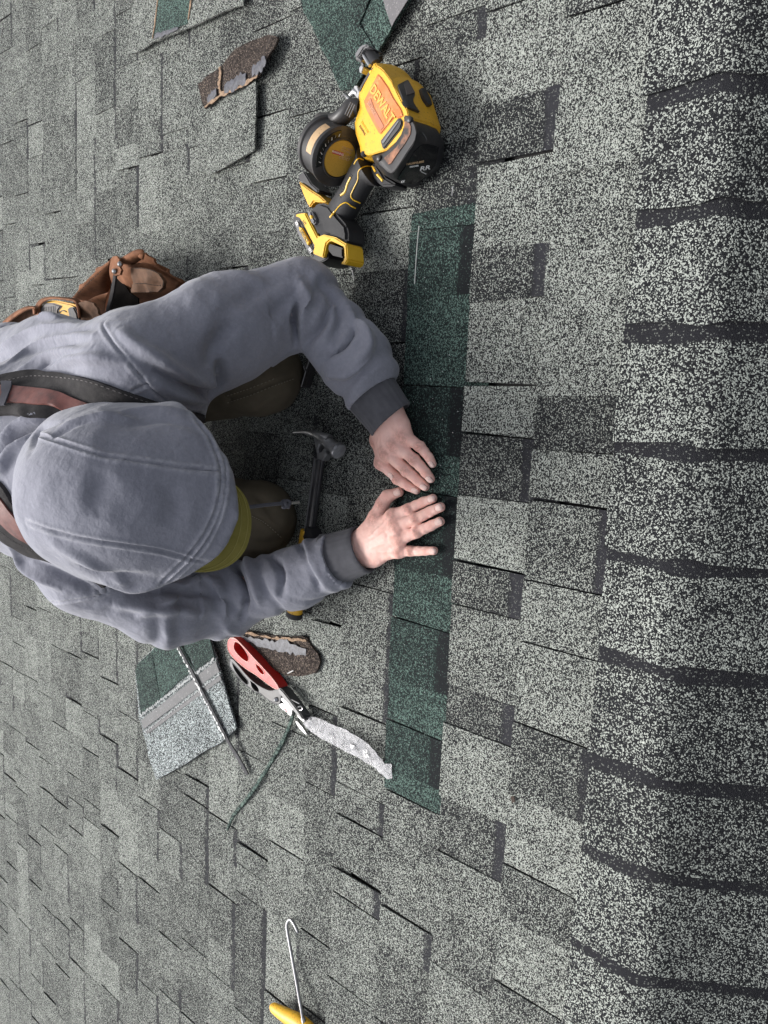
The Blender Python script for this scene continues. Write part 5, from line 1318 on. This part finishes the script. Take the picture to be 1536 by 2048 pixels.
# --- aviation snips
def ZS(*p): return ZZ(440, 1240, 6.982, *p)
sc_ = W(530, 1340, 0)
sn_ = empty('tin_snips', (sc_.x, sc_.y, .0135), 'tin snips with one red and one black handle pointing at the clear film', 'snips')
SM = lambda *p: [tuple(q) for q in spline(ZS(*p) + ZS(p[0]), 3)[:-1]]
RO = ((150, 250), (215, 262), (290, 330), (400, 450), (490, 550), (620, 690), (720, 800), (800, 910), (818, 958), (775, 960), (720, 930), (640, 870), (560, 810), (480, 750), (380, 690), (290, 620), (200, 540), (130, 450), (105, 370), (115, 290))
RH1 = ((205, 300), (255, 312), (330, 390), (392, 490), (398, 550), (378, 585), (300, 535), (215, 440), (190, 370)); RH2 = ((500, 600), (560, 650), (612, 720), (612, 765), (570, 748), (512, 670))
BO_ = ((140, 540), (190, 560), (260, 640), (360, 760), (450, 850), (560, 930), (700, 990), (800, 970), (850, 1030), (835, 1160), (770, 1165), (650, 1100), (560, 1025), (430, 960), (300, 850), (190, 720), (135, 640))
BH1 = ((168, 592), (230, 655), (325, 770), (388, 850), (380, 905), (300, 835), (205, 700)); BH2 = ((422, 848), (500, 905), (542, 978), (526, 1008), (450, 948))
holed('red_handle', SM(*RO), [SM(*RH1), SM(*RH2)], .016, .040, RED, sn_, .0016)
holed('black_handle', SM(*BO_), [SM(*BH1), SM(*BH2)], .014, .032, BLK, sn_, .0016)
def loop3(pl, z): P = [W(*q, z) for q in SM(*pl)]; return P + P[:2]
for pl in (RO, RH1, RH2): tubeo('handle_edge', loop3(pl, .0402), .0009, PINK, sn_, 6)
for pl in (BO_, BH1): tubeo('handle_edge', loop3(pl, .0322), .0008, GREYP, sn_, 6)
prism('lever', ZS((795, 965), (830, 950), (880, 1000), (960, 1100), (1030, 1190), (1110, 1300), (1160, 1380), (1130, 1400), (1060, 1320), (990, 1235), (900, 1120), (830, 1040)), .020, .044, BLKSTEEL, sn_, .002)
prism('jaw_plate', ZS((820, 1185), (870, 1160), (940, 1200), (1005, 1258), (1000, 1310), (985, 1345), (930, 1290), (850, 1235)), .016, .030, STEEL, sn_, .001)
prism('jaw_bar', ZS((850, 1090), (880, 1090), (960, 1170), (1020, 1240), (1010, 1265), (930, 1200), (860, 1130)), .030, .040, STEEL, sn_, .001)
prism('red_mark', ZS((875, 1230), (900, 1235), (945, 1280), (930, 1285)), .028, .0306, REDP, sn_, 0)
prism('blade', ZS((1050, 1410), (1085, 1425), (1150, 1500), (1205, 1585), (1195, 1600), (1120, 1530), (1070, 1460)), .0140, .020, STEEL, sn_, .0008)
prism('blade', ZS((1070, 1330), (1120, 1320), (1180, 1400), (1165, 1425), (1110, 1380)), .022, .034, STEEL, sn_, .0008)
tubeo('pivot_bolt', [W(*ZS((783, 1112))[0], .030), W(*ZS((783, 1112))[0], .0345), W(*ZS((783, 1112))[0], .036)], [.0052, .0052, .0036], STEEL, sn_, 16)
tubeo('latch_spring', [W(*ZS(p)[0], z) for p, z in (((1000, 1110), .040), (1060, 1140) and ((1060, 1140), .042), ((1110, 1165), .040))], .0013, STEEL, sn_, 6)
tubeo('latch_hook', [W(*ZS(p)[0], .040) for p in ((1090, 1215), (1130, 1205), (1155, 1235), (1135, 1262), (1110, 1255))], .0013, STEEL, sn_, 6)
tubeo('latch_wire', [W(*ZS(p)[0], z) for p, z in (((1150, 1360), .030), ((1200, 1310), .034), ((1250, 1320), .028))], .0009, BLKSTEEL, sn_, 6)
# --- clear release film
def ZF(*p): return ZZ(240, 1200, 2.648, *p)
FILM = NT('clear release film'); g = FILM
cr = g.noise(26, 5, .7); cr2 = g.noise(90, 4, .6)
tb = g.n('ShaderNodeBsdfTransparent'); mx = g.n('ShaderNodeMixShader')
g.fin((.46, .46, .48), .25, g.bump(cr, 1.0, .010, g.bump(cr2, .5, .002)), spec=.7)
g.L(g.ramp(cr2, [(.30, .18), (.70, .62)]), mx.inputs[0]); g.L(tb.outputs[0], mx.inputs[1]); g.L(g.b.outputs[0], mx.inputs[2])
g.L(mx.outputs[0], g.t.nodes['Material Output'].inputs[0]); FILM = g.m
fo = ZF((985, 612), (1040, 620), (1130, 662), (1200, 690), (1270, 730), (1350, 800), (1400, 866), (1441, 870), (1441, 946), (1412, 950), (1350, 890), (1250, 830), (1130, 770), (1010, 700), (972, 655))
fz = (.018, .020, .024, .028, .026, .028, .022, .0165, .0165, .0165, .0165, .0165, .0165, .0165, .0165)
film = sheet('film_strip', [(x, y, z) for (x, y), z in zip(fo, fz)], .0003, FILM, None, .006, .0026, 5, zmin=.0155)
tag(film, 'crumpled clear plastic release film strip between the snips and the green shingle', 'film')
writing('lettering', '25', W(*ZF((1300, 815))[0], .0250), camdir(-.4, -1.0) * -1, (0, 0, 1), .016, WHT, film, .0002, .0003)
bmx = bmesh.new(); vs = [bmx.verts.new(W(*p, .0262)) for p in ZF((1218, 765), (1245, 772), (1226, 790))]; bmx.faces.new(vs)
ex = bmesh.ops.extrude_face_region(bmx, geom=bmx.faces[:]); bmesh.ops.translate(bmx, vec=Vector((0, 0, .0005)), verts=[v for v in ex['geom'] if isinstance(v, bmesh.types.BMVert)]); bmesh.ops.recalc_face_normals(bmx, faces=bmx.faces); link('arrow_mark', from_bm('a', bmx), WHT, film)
# --- torn scraps
SEAL = NT('grey sealant streak'); g = SEAL; g.fin(g.ramp(g.noise(110, 4, .7), [(.35, (.025, .026, .032)), (.7, (.085, .086, .105))]), .55, g.bump(g.noise(200, 4), .6, .0015)); SEAL = g.m
TORN = NT('torn tan mat'); g = TORN; g.fin(g.ramp(g.noise(150, 4, .7), [(.3, (.10, .06, .035)), (.7, (.36, .25, .165))]), .9, g.bump(g.noise(300, 4), .8, .0015)); TORN = g.m
def strip(name, cl, w, z, th, mat, parent, seed=0, rag=.25, attrs=None):
    """ragged flat strip along a photo polyline; w, z may vary along it"""
    c = spline(cl, 6); n = len(c); ws = np.interp(np.linspace(0, 1, n), np.linspace(0, 1, len(w)), w); zs = np.interp(np.linspace(0, 1, n), np.linspace(0, 1, len(z)), z)
    P = [W(c[i][0], c[i][1], zs[i]) for i in range(n)]; rs = random.Random(seed); V, F = [], []
    for i in range(n):
        d = (P[min(i + 1, n - 1)] - P[max(i - 1, 0)]); s_ = Vector((d.y, -d.x, 0)).normalized()
        a = ws[i] * .5 * (1 + rs.uniform(-rag, rag)); b2 = ws[i] * .5 * (1 + rs.uniform(-rag, rag))
        V += [P[i] + s_ * a, P[i] + Vector((0, 0, th * .35)), P[i] - s_ * b2, P[i] - s_ * b2 - Vector((0, 0, th)), P[i] + s_ * a - Vector((0, 0, th))]
    for i in range(n - 1):
        for k in range(5): F.append((i * 5 + k, i * 5 + (k + 1) % 5, (i + 1) * 5 + (k + 1) % 5, (i + 1) * 5 + k))
    F += [(0, 1, 2, 3, 4), tuple((n - 1) * 5 + k for k in range(5))]
    me = mesh(name, V, F, {'tone': [0.] * len(V), 'band': [0.] * len(V)}); bmx = bmesh.new(); bmx.from_mesh(me); bmesh.ops.recalc_face_normals(bmx, faces=bmx.faces); bmx.to_mesh(me); bmx.free()
    return link(name, me, mat, parent)
bs = sheet('shingle_scrap', [(x, y, z) for (x, y), z in zip(ZF((570, 146), (640, 155), (720, 175), (800, 185), (890, 195), (960, 190), (990, 205), (1005, 235), (1050, 290), (1062, 325), (1040, 385), (960, 405), (880, 400), (800, 360), (740, 300), (680, 240), (610, 210)), (.019,) * 17)], .0045, BROWNM, None, .008, .0022, 8, zmin=.0165, extra=[(*ZF((980, 280))[0], .026), (*ZF((820, 250))[0], .022)])
tag(bs, 'torn brown shingle scrap with a rusty edge between snips and hammer handle', 'shingle scrap')
strip('torn_edge', ZF((590, 158), (680, 176), (770, 195), (860, 208), (930, 210), (985, 216)), [.003, .005, .004, .006, .005, .003], [.0212, .0222, .0227, .0232, .0232, .0222], .0012, TORN, bs, 2, .9)
strip('sealant_streak', ZF((640, 200), (740, 225), (820, 240), (900, 252), (985, 280)), [.010, .016, .020, .024, .012], [.0225, .0235, .0245, .0252, .0255], .002, SEAL, bs, 3, .45)
tubeo('staple', [W(*ZS(p)[0], .0215) for p in ((945, 745), (1025, 705))], .0012, STEEL, bs, 6)
# rust-brown torn flap and loose tab near the top
def Z7(*p): return ZZ(220, 0, 2.8, *p)
flap = sheet('shingle_scrap', [(x, y, z) for (x, y), z in zip(Z7((492, 470), (545, 425), (610, 380), (655, 330), (700, 270), (760, 240), (820, 215), (885, 193), (935, 205), (930, 240), (880, 315), (830, 428), (760, 468), (690, 505), (610, 545), (527, 608), (510, 555)), (.020, .020, .021, .021, .021, .020, .020, .022, .030, .034, .036, .032, .026, .024, .022, .020, .020))], .0045, BROWNM, None, .009, .0018, 12, zmin=.0175)
tag(flap, 'torn brown shingle flap with a tan strip across it, above the loose tab', 'shingle scrap')
strip('torn_edge', Z7((527, 600), (610, 538), (690, 500), (760, 462), (826, 424)), [.005, .008, .006, .007, .004], [.0238, .0257, .0276, .0296, .0355], .0014, TORN, flap, 4, .9)
strip('torn_edge', Z7((612, 375), (614, 430), (610, 480), (620, 530)), [.006, .009, .008, .005], [.0247, .0252, .0257, .0257], .0012, TORN, flap, 6, .8)
strip('sealant_streak', Z7((640, 500), (700, 465), (760, 430)), [.014, .026, .022], [.0272, .0285, .030], .002, SEAL, flap, 5, .4)
strip('sealant_streak', Z7((795, 405), (840, 370), (870, 330)), [.020, .024, .016], [.033, .036, .037], .002, SEAL, flap, 9, .4)
strip('sealant_streak', Z7((545, 560), (575, 530), (595, 515)), [.012, .018, .012], [.0245, .025, .0255], .002, SEAL, flap, 10, .4)
lt = sheet('loose_tab', [(x, y, z) for (x, y), z in zip([(418, 225), (470, 190), (512, 163), (511, 230), (508, 300), (480, 317), (424, 348), (392, 340), (398, 270)], (.0165, .020, .026, .027, .026, .024, .019, .0160, .0155))], .004, OLD, None, .012, .0008, 14, zmin=.0150, tone=.04)
tag(lt, 'lifted grey shingle tab with a dark shadow edge right below the torn flap', 'shingle')
big = sheet('loose_shingle', [(x, y, z) for (x, y), z in zip(Z7((104, 306), (160, 290), (200, 265), (238, 238), (325, 203), (470, 142), (620, 72), (690, 42), (748, 30), (752, -90), (440, -110), (130, -100)), (.026, .026, .026, .026, .026, .027, .028, .028, .026, .024, .022, .022))], .0045, OLD, None, .016, .0010, 15, tone=.05)
tag(big, 'weathered shingle lying loose with a bare blue-green patch at the top edge', 'shingle')
pt = sheet('bare_patch', [(x, y, z) for (x, y), z in zip(Z7((268, -60), (262, 40), (252, 120), (240, 200), (320, 180), (432, 132), (440, 60), (452, -60)), (.0282,) * 8)], .0012, NEWM, big, .012, .0006, 16, tone=.10)
strip('torn_edge', Z7((268, -30), (258, 60), (250, 130), (236, 215)), [.006, .005, .006, .004], [.0292] * 4, .0012, TORN, big, 7, .5)
strip('torn_edge', Z7((458, -30), (446, 40), (436, 110)), [.004, .006, .003], [.0292] * 3, .0012, TORN, big, 8, .5)
strip('sealant_streak', Z7((250, 205), (320, 180), (380, 158)), [.012, .010, .005], [.0296] * 3, .0012, SEAL, big, 9, .4)
# green shingle under the nose of the nailer
def Z8(*p): return ZZ(580, 0, 3.4, *p)
gs = sheet('green_shingle', [(x, y, z) for (x, y), z in zip(Z8((50, -90), (90, 80), (150, 180), (203, 292), (262, 412), (300, 520), (345, 610), (440, 600), (520, 470), (592, 356), (690, 190), (815, -15), (850, -100)), (.0165, .0165, .0165, .0165, .0165, .0165, .0165, .018, .022, .026, .026, .026, .026))], .005, NEWM, None, .010, .0008, 21, zmin=.0160, tone=.06)
tag(gs, 'dark green shingle offcut lying under the nose of the nailer', 'shingle')
sheet('tab', [(x, y, z) for (x, y), z in zip(Z8((352, -60), (195, 300), (262, 412), (345, 600), (440, 590), (585, 350), (470, 160), (560, -60)), (.0195, .0190, .0190, .0190, .0205, .0275, .025, .027))], .002, NEWM, gs, .010, .0005, 22, tone=-.01)
sheet('headlap', [(x, y, z) for (x, y), z in zip(Z8((615, -60), (650, 60), (690, 180), (760, 65), (835, -60)), (.0284,) * 5)], .0012, plastic('bare asphalt grey', (.13, .125, .13), .85, (.26, .25, .25), 90), gs, .010, .0006, 23)
# --- offcuts by the snips
def Z4(*p): return ZZ(240, 1240, 5.486, *p)
lo_ = sheet('shingle_offcut', [(x, y, z) for (x, y), z in zip(Z4((545, 60), (960, 60), (1000, 250), (1060, 430), (1105, 590), (1150, 760), (1272, 1190), (1200, 1262), (1090, 1360), (940, 1428), (720, 1578), (400, 1752), (330, 1560), (270, 1300), (210, 1080), (165, 560), (190, 480), (350, 330), (430, 250)), (.020, .026, .027, .027, .027, .027, .026, .026, .026, .026, .024, .022, .020, .018, .017, .017, .017, .017, .018))], .0045, GREYG, None, .012, .0006, 31, zmin=.0162)
tag(lo_, 'large green shingle offcut with a grey sealant strip, left of the dark strip', 'shingle')
ZL = lambda pl, dz=0: [(x, y, dz) for (x, y) in Z4(*pl)]
for pl, tn, z in ((((350, 340), (545, 108), (700, 108), (760, 330), (800, 555), (640, 680), (445, 862)), .06, .0250), (((705, 80), (955, 80), (1000, 260), (1035, 410), (820, 560), (760, 330)), -.07, .0305), (((168, 560), (190, 485), (345, 345), (390, 600), (440, 865), (330, 960), (232, 1038)), -.03, .0222)):
    sheet('tab', [(x, y, z) for (x, y) in Z4(*pl)], .0025, NEWM, lo_, .010, .0005, 33, tone=tn)
SSTR = plastic('dark sealant strip', (.085, .085, .088), .7, (.22, .22, .22), 70)
def sdir(a, b2, w, z0, z1, seed, m, nm):
    strip(nm, [Z4(a)[0], Z4(((a[0] + b2[0]) / 2, (a[1] + b2[1]) / 2))[0], Z4(b2)[0]], [w] * 3, [z0, (z0 + z1) / 2, z1], .0012, m, lo_, seed, .08)
sdir((245, 1150), (1070, 510), .026, .0212, .0292, 41, SSTR, 'sealant_strip'); sdir((290, 1235), (1105, 630), .010, .0205, .0290, 42, SSTR, 'sealant_strip')
GRIT = plastic('white grit', (.62, .63, .62), .8)
def grit_line(name, a, b2, n, z0, z1, sz, parent, seed, zfun=Z4, w=.0015):
    rs = random.Random(seed); V, F = [], []
    for k in range(n):
        t = (k + rs.uniform(-.4, .4)) / n; t = min(1, max(0, t)); p = W(*zfun((a[0] + (b2[0] - a[0]) * t, a[1] + (b2[1] - a[1]) * t))[0], z0 + (z1 - z0) * t) + Vector((rs.gauss(0, w), rs.gauss(0, w), .0004))
        r_ = sz * rs.uniform(.5, 1.3); o = len(V); V += [p + Vector(q) * r_ for q in ((1, .2, 0), (-.3, 1, .1), (-.9, -.5, 0), (.2, -1, .1), (0, 0, .8))]; F += [(o, o + 1, o + 4), (o + 1, o + 2, o + 4), (o + 2, o + 3, o + 4), (o + 3, o, o + 4)]
    q = link(name, mesh(name, V, F), GRIT, parent); q['kind'] = 'stuff'; return q
grit_line('grit', (230, 1050), (1040, 425), 170, .0232, .0305, .0030, lo_, 3, w=.002); grit_line('grit', (275, 1225), (1095, 590), 110, .0222, .0303, .0022, lo_, 4, w=.0009)
ds = strip('edging_strip', Z4((575, 175), (770, 545), (970, 930), (1170, 1310), (1290, 1510), (1395, 1700)), [.008, .010, .010, .010, .012, .010], [.033, .034, .034, .032, .026, .020], .003, plastic('black strip', (.03, .03, .034), .75, (.12, .12, .13), 60), None, 51, .1)
tag(ds, 'thin dark strip dotted with white sealant lying across the green offcut', 'strip')
rs = random.Random(9); V, F = [], []
for k in range(34):
    t = (k + rs.uniform(-.3, .3)) / 34; a, b2 = (565, 185), (1162, 1330); p = W(*Z4((a[0] + (b2[0] - a[0]) * t, a[1] + (b2[1] - a[1]) * t))[0], .0358 - .001 * t)
    d = (W(*Z4(b2)[0], .037) - W(*Z4(a)[0], .037)).normalized(); s_ = Vector((d.y, -d.x, 0)); ln, w_ = rs.uniform(.006, .016), rs.uniform(.0022, .0042); p += s_ * rs.uniform(-.0022, .0022)
    o = len(V); V += [p - d * ln / 2, p + s_ * w_, p + d * ln / 2, p - s_ * w_, p + Vector((0, 0, .0014))]; F += [(o, o + 4, o + 1), (o + 1, o + 4, o + 2), (o + 2, o + 4, o + 3), (o + 3, o + 4, o)]
q = link('sealant_dab', mesh('sealant_dab', V, F), WHT, ds); q['kind'] = 'stuff'
gsx = strip('green_offcut', ZF((917, 590), (890, 680), (830, 800), (760, 920), (680, 1040), (600, 1140), (565, 1218)), [.007, .0085, .0085, .0085, .0085, .0085, .005], [.024, .021, .019, .0185, .0185, .018, .018], .0035, granule_mat('green offcut granules', (.012, .018, .017), (.026, .042, .038), (.11, .15, .13), scale=300, t0=.3, t1=.6), None, 61, .12)
tag(gsx, 'narrow curved green shingle trimming running down from the tip of the snips', 'shingle trimming')
# --- steel hook with a yellow handle
def Z6(*p): return ZZ(480, 1800, 5.486, *p)
kx = W(590, 1950, 0)
hk = empty('hook_tool', (kx.x, kx.y, .0135), 'steel pull hook with a scuffed yellow cross handle lying on the shingles', 'hook')
rod = [W(*p, z) for p, z in zip(Z6((640, 365), (612, 300), (582, 245), (552, 215), (525, 238), (514, 290), (530, 400), (570, 620), (620, 900), (660, 1130), (695, 1330)), (.018, .018, .018, .0185, .019, .020, .022, .026, .030, .034, .036))]
rp = spline([tuple(p) for p in rod], 5)
tubeo('hook_rod', rp, [.0012] + [.0033] * (len(rp) - 1), STEEL, hk, 12)
hd = [W(*p, .034) for p in Z6((345, 1165), (420, 1215), (520, 1275), (620, 1330), (700, 1380), (780, 1440), (880, 1530))]
hq = spline([tuple(p) for p in hd], 5); nq = len(hq)
tubeo('handle', hq, [(r_, r_ * .92) for r_ in np.interp(np.linspace(0, 1, nq), [0, .05, .3, .55, .8, .95, 1], [.006, .011, .0155, .018, .0155, .011, .006])], YELW, hk, 16, (0, 0, 1))
tubeo('ferrule', [W(*Z6((690, 1290))[0], .037), W(*Z6((702, 1345))[0], .038)], .0050, STEEL, hk, 12)
# --- a few small strays
for px, py, a, ln in ((706, 549, .3, .022), (905, 383, -.1, .013)):
    p = W(px, py, .0165); d = Vector((math.cos(a), math.sin(a), 0)); q = tubeo('nail', [p - d * ln / 2, p + d * ln * .40, p + d * ln * .41, p + d * ln * .5], [.0007, .0013, .0036, .0036], STEEL, None, 8)
    tag(q, {706: 'small bright nail lying near the battery of the nailer', 905: 'short bright nail to the right of the nailer', 838: 'thin bright nail at the left edge of the new green strip'}[px], 'nail')
rs = random.Random(77); V, F = [], []
for k in range(900):                                            # loose granules knocked off by the work
    px, py = rs.uniform(480, 1240), rs.uniform(60, 1900); p = W(px, py, .0140); r_ = rs.uniform(.0006, .0013); o = len(V)
    V += [p + Vector((r_, 0, 0)), p + Vector((-.5 * r_, .87 * r_, 0)), p + Vector((-.5 * r_, -.87 * r_, 0)), p + Vector((0, 0, r_ * 1.3))]; F += [(o, o + 1, o + 3), (o + 1, o + 2, o + 3), (o + 2, o, o + 3)]
lg = link('loose_granules', mesh('loose_granules', V, F), GRIT); lg['kind'] = 'stuff'; tag(lg, 'pale loose granules scattered over the shingles', 'granules')
rust = sheet('rust_chip', [(1021, 1593, .0160), (1028, 1592, .0160), (1030, 1604, .0160), (1024, 1606, .0160)], .0015, plastic('rust', (.035, .022, .016), .9), None, .003, .001, 3)
tag(rust, 'small rust brown chip on the shingles near the ridge caps', 'chip')
strip_dark = None

# ------------------------------------------------------------------ leather tool pouch on his left hip, tape measure in its loop
def ZP(*p): return ZZ(0, 480, 3.84, *p)
pc = W(240, 570, .08)
pouch = empty('tool_pouch', (pc.x, pc.y, .0135), 'brown leather tool pouch with dark strap hanging beside his left hip', 'tool pouch')
POUT = [(552, 440, .11), (640, 330, .13), (750, 215, .14), (870, 125, .145), (925, 140, .15), (985, 125, .15), (1060, 92, .15), (1110, 95, .145), (1190, 160, .12), (1290, 235, .09), (1410, 335, .05), (1330, 420, .05), (1180, 500, .07), (900, 600, .11), (800, 640, .13), (690, 650, .14), (640, 520, .13)]
back = sheet('back_panel', [(*ZP((x, y))[0], z - .03) for x, y, z in POUT], .006, LEA, pouch, .012, .004, 71, extra=[(*ZP((900, 420))[0], .04), (*ZP((1100, 330))[0], .05), (*ZP((780, 400))[0], .07)])
# wall of the big pocket: a bent leather sheet from the left fold round to the lower right
def leather_ribbon(name, top, bot, mat, th=.004, n=7, wave=.0):
    a = spline(top, n); b2 = spline(bot, n); m = 8; V, F = [], []
    for i in range(len(a)):
        A_, B_ = W(*a[i]), W(*b2[i])
        for j in range(m):
            t = j / (m - 1); V.append(A_.lerp(B_, t) + Vector((0, -.010 * math.sin(t * 3.14), .010 * math.sin(t * 3.14) + wave * math.sin(i * .8))))
    N_ = len(V); me0 = mesh(name, V, [(i * m + j, i * m + j + 1, (i + 1) * m + j + 1, (i + 1) * m + j) for i in range(len(a) - 1) for j in range(m - 1)])
    bmx = bmesh.new(); bmx.from_mesh(me0); bmesh.ops.recalc_face_normals(bmx, faces=bmx.faces); bmesh.ops.solidify(bmx, geom=bmx.faces[:], thickness=th); bmx.to_mesh(me0); bmx.free()
    return link(name, me0, mat, pouch, True)
P3 = lambda *p: [(*ZP((x, y))[0], z) for x, y, z in p]
leather_ribbon('pocket_wall', P3((560, 440, .15), (640, 335, .16), (740, 235, .165), (850, 150, .165)), P3((700, 470, .10), (760, 430, .10), (820, 390, .10), (850, 330, .10)), LEA)
leather_ribbon('rolled_lip', P3((930, 165, .165), (985, 125, .17), (1060, 88, .17), (1110, 95, .165), (1100, 140, .16)), P3((940, 180, .15), (1000, 180, .15), (1060, 150, .15), (1090, 120, .15), (1085, 130, .15)), LEA, .005)
leather_ribbon('front_wall', P3((930, 185, .16), (1010, 190, .155), (1120, 185, .14), (1250, 240, .11), (1400, 330, .075)), P3((905, 330, .12), (960, 470, .10), (1060, 520, .08), (1200, 480, .06), (1330, 430, .04)), LEA)
leather_ribbon('inner_divider', P3((690, 455, .165), (740, 430, .17), (800, 410, .17), (835, 400, .17)), P3((690, 640, .10), (740, 640, .10), (790, 620, .10), (815, 600, .10)), LEA)
sheet('pocket_shade', [(*ZP((x, y))[0], .135) for x, y in ((850, 340), (900, 290), (950, 330), (990, 400), (1060, 450), (1060, 540), (900, 615), (810, 625), (835, 480))], .003, DARKIN, pouch, .02, .001, 72)  # dark sheet laid in the pocket mouth as its painted shade
fp = [(1005, 215, .165), (1080, 212, .163), (1160, 228, .158), (1220, 262, .15), (1252, 310, .14), (1250, 365, .135), (1215, 395, .135), (1130, 400, .14), (1010, 405, .15), (1000, 380, .152), (1018, 330, .158), (1005, 280, .162)]
sheet('front_pocket', [(*ZP((x, y))[0], z) for x, y, z in fp], .008, LEAD, pouch, .010, .002, 73, extra=[(*ZP((1120, 300))[0], .158)])
for pl in (((1030, 216, .170), (1120, 222, .167), (1200, 250, .160), (1250, 310, .147), (1258, 350, .142)), ((1040, 335, .165), (1110, 335, .162), (1170, 345, .155), (1240, 350, .145)), ((600, 410, .172), (680, 330, .176), (780, 235, .180))):
    c = spline([tuple(W(*ZP((x, y))[0], z)) for x, y, z in pl], 12); V, F = [], []
    for k in range(0, len(c) - 1, 2):
        v2, f2 = tube([c[k], c[k + 1]], .0010, 5); o = len(V); V += v2; F += [tuple(i + o for i in f) for f in f2]
    link('stitching', mesh('stitching', V, F), THR, pouch)['kind'] = 'stuff'
strip('black_strap', ZP((880, 265), (868, 350), (850, 440), (828, 520), (810, 600)), [.012, .014, .015, .014, .013], [.178, .176, .178, .182, .185], .004, BLACKST, pouch, 74, .03)
sheet('strap_tab', [(*ZP((x, y))[0], .187) for x, y in ((862, 130), (895, 122), (915, 150), (905, 190), (932, 230), (920, 268), (880, 275), (852, 245), (850, 190))], .005, LEA, pouch, .008, .001, 75)
for p in ((880, 240), (922, 186)): tubeo('rivet', [W(*ZP(p)[0], .186), W(*ZP(p)[0], .190), W(*ZP(p)[0], .1925)], [.006, .006, .003], STEEL, pouch, 14)
tubeo('bit_end', [W(*ZP((955, 395))[0], .12), W(*ZP((965, 370))[0], .13)], .005, DKSTEEL, pouch, 10)
tc_ = W(115, 620, .22)
tape = empty('tape_measure', (tc_.x, tc_.y, .20), 'yellow and black tape measure sitting in a brown leather holder', 'tape measure')
TO = [tuple(p) for p in spline(ZP((300, 520), (340, 475), (400, 462), (500, 478), (570, 500), (598, 560), (602, 640), (520, 680), (330, 660), (300, 600), (300, 520)), 4)[:-1]]
prism('case', TO, .185, .225, YEL, tape, .004)
prism('grip_side', ZP((302, 525), (345, 482), (400, 482), (470, 505), (440, 545), (440, 620), (310, 640), (300, 580)), .20, .229, plastic('ribbed grey rubber', (.10, .09, .09), .6), tape, .003)
for k in range(9): tubeo('grip_rib', [W(*ZP((318 + 13 * k, 515 - k * 1.0))[0], .2295), W(*ZP((316 + 13 * k, 590))[0], .2295)], .0011, GREYP, tape, 5)
prism('lock_button', ZP((515, 520), (560, 510), (585, 560), (598, 620), (570, 630), (530, 600)), .20, .231, BLK, tape, .003)
tubeo('emblem', [W(*ZP((485 + 30 * math.cos(t), 570 + 28 * math.sin(t)))[0], .2262) for t in np.linspace(1.2, 5.6, 14)], .0012, BLK, tape, 6)
hl = [W(*ZP(p)[0], z) for p, z in (((300, 600), .20), ((296, 520), .215), ((330, 470), .225), ((400, 446), .23), ((520, 456), .23), ((590, 490), .228), ((660, 470), .22), ((740, 520), .21), ((750, 600), .20), ((700, 660), .19))]
hp = P3((296, 600, .235), (300, 515, .236), (335, 468, .237), (400, 446, .238), (500, 452, .238), (580, 470, .238), (610, 520, .238), (622, 600, .236)); hb_ = P3((286, 600, .18), (285, 505, .19), (325, 455, .195), (400, 436, .20), (510, 440, .20), (600, 455, .20), (640, 510, .20), (655, 600, .19))
holder = leather_ribbon('holder_band', hp, hb_, LEA, .005)
sheet('holder_flap', [(*ZP((x, y))[0], z) for x, y, z in ((606, 482, .236), (660, 464, .234), (715, 486, .228), (748, 540, .222), (765, 600, .216), (700, 640, .216), (618, 630, .224))], .006, LEAD, pouch, .008, .0015, 78)
leather_ribbon('belt_loop', P3((10, 700, .235), (60, 630, .245), (140, 565, .25), (220, 520, .25), (275, 520, .245), (285, 570, .24)), P3((-20, 690, .20), (40, 620, .205), (130, 550, .21), (225, 512, .21), (290, 515, .21), (300, 570, .21)), LEA, .006)
sheet('belt_loop_back', [(*ZP((x, y))[0], .205) for x, y in ((0, 720), (60, 640), (140, 575), (230, 530), (280, 540), (280, 620), (100, 700))], .004, LEAD, pouch, .015, .001, 77)
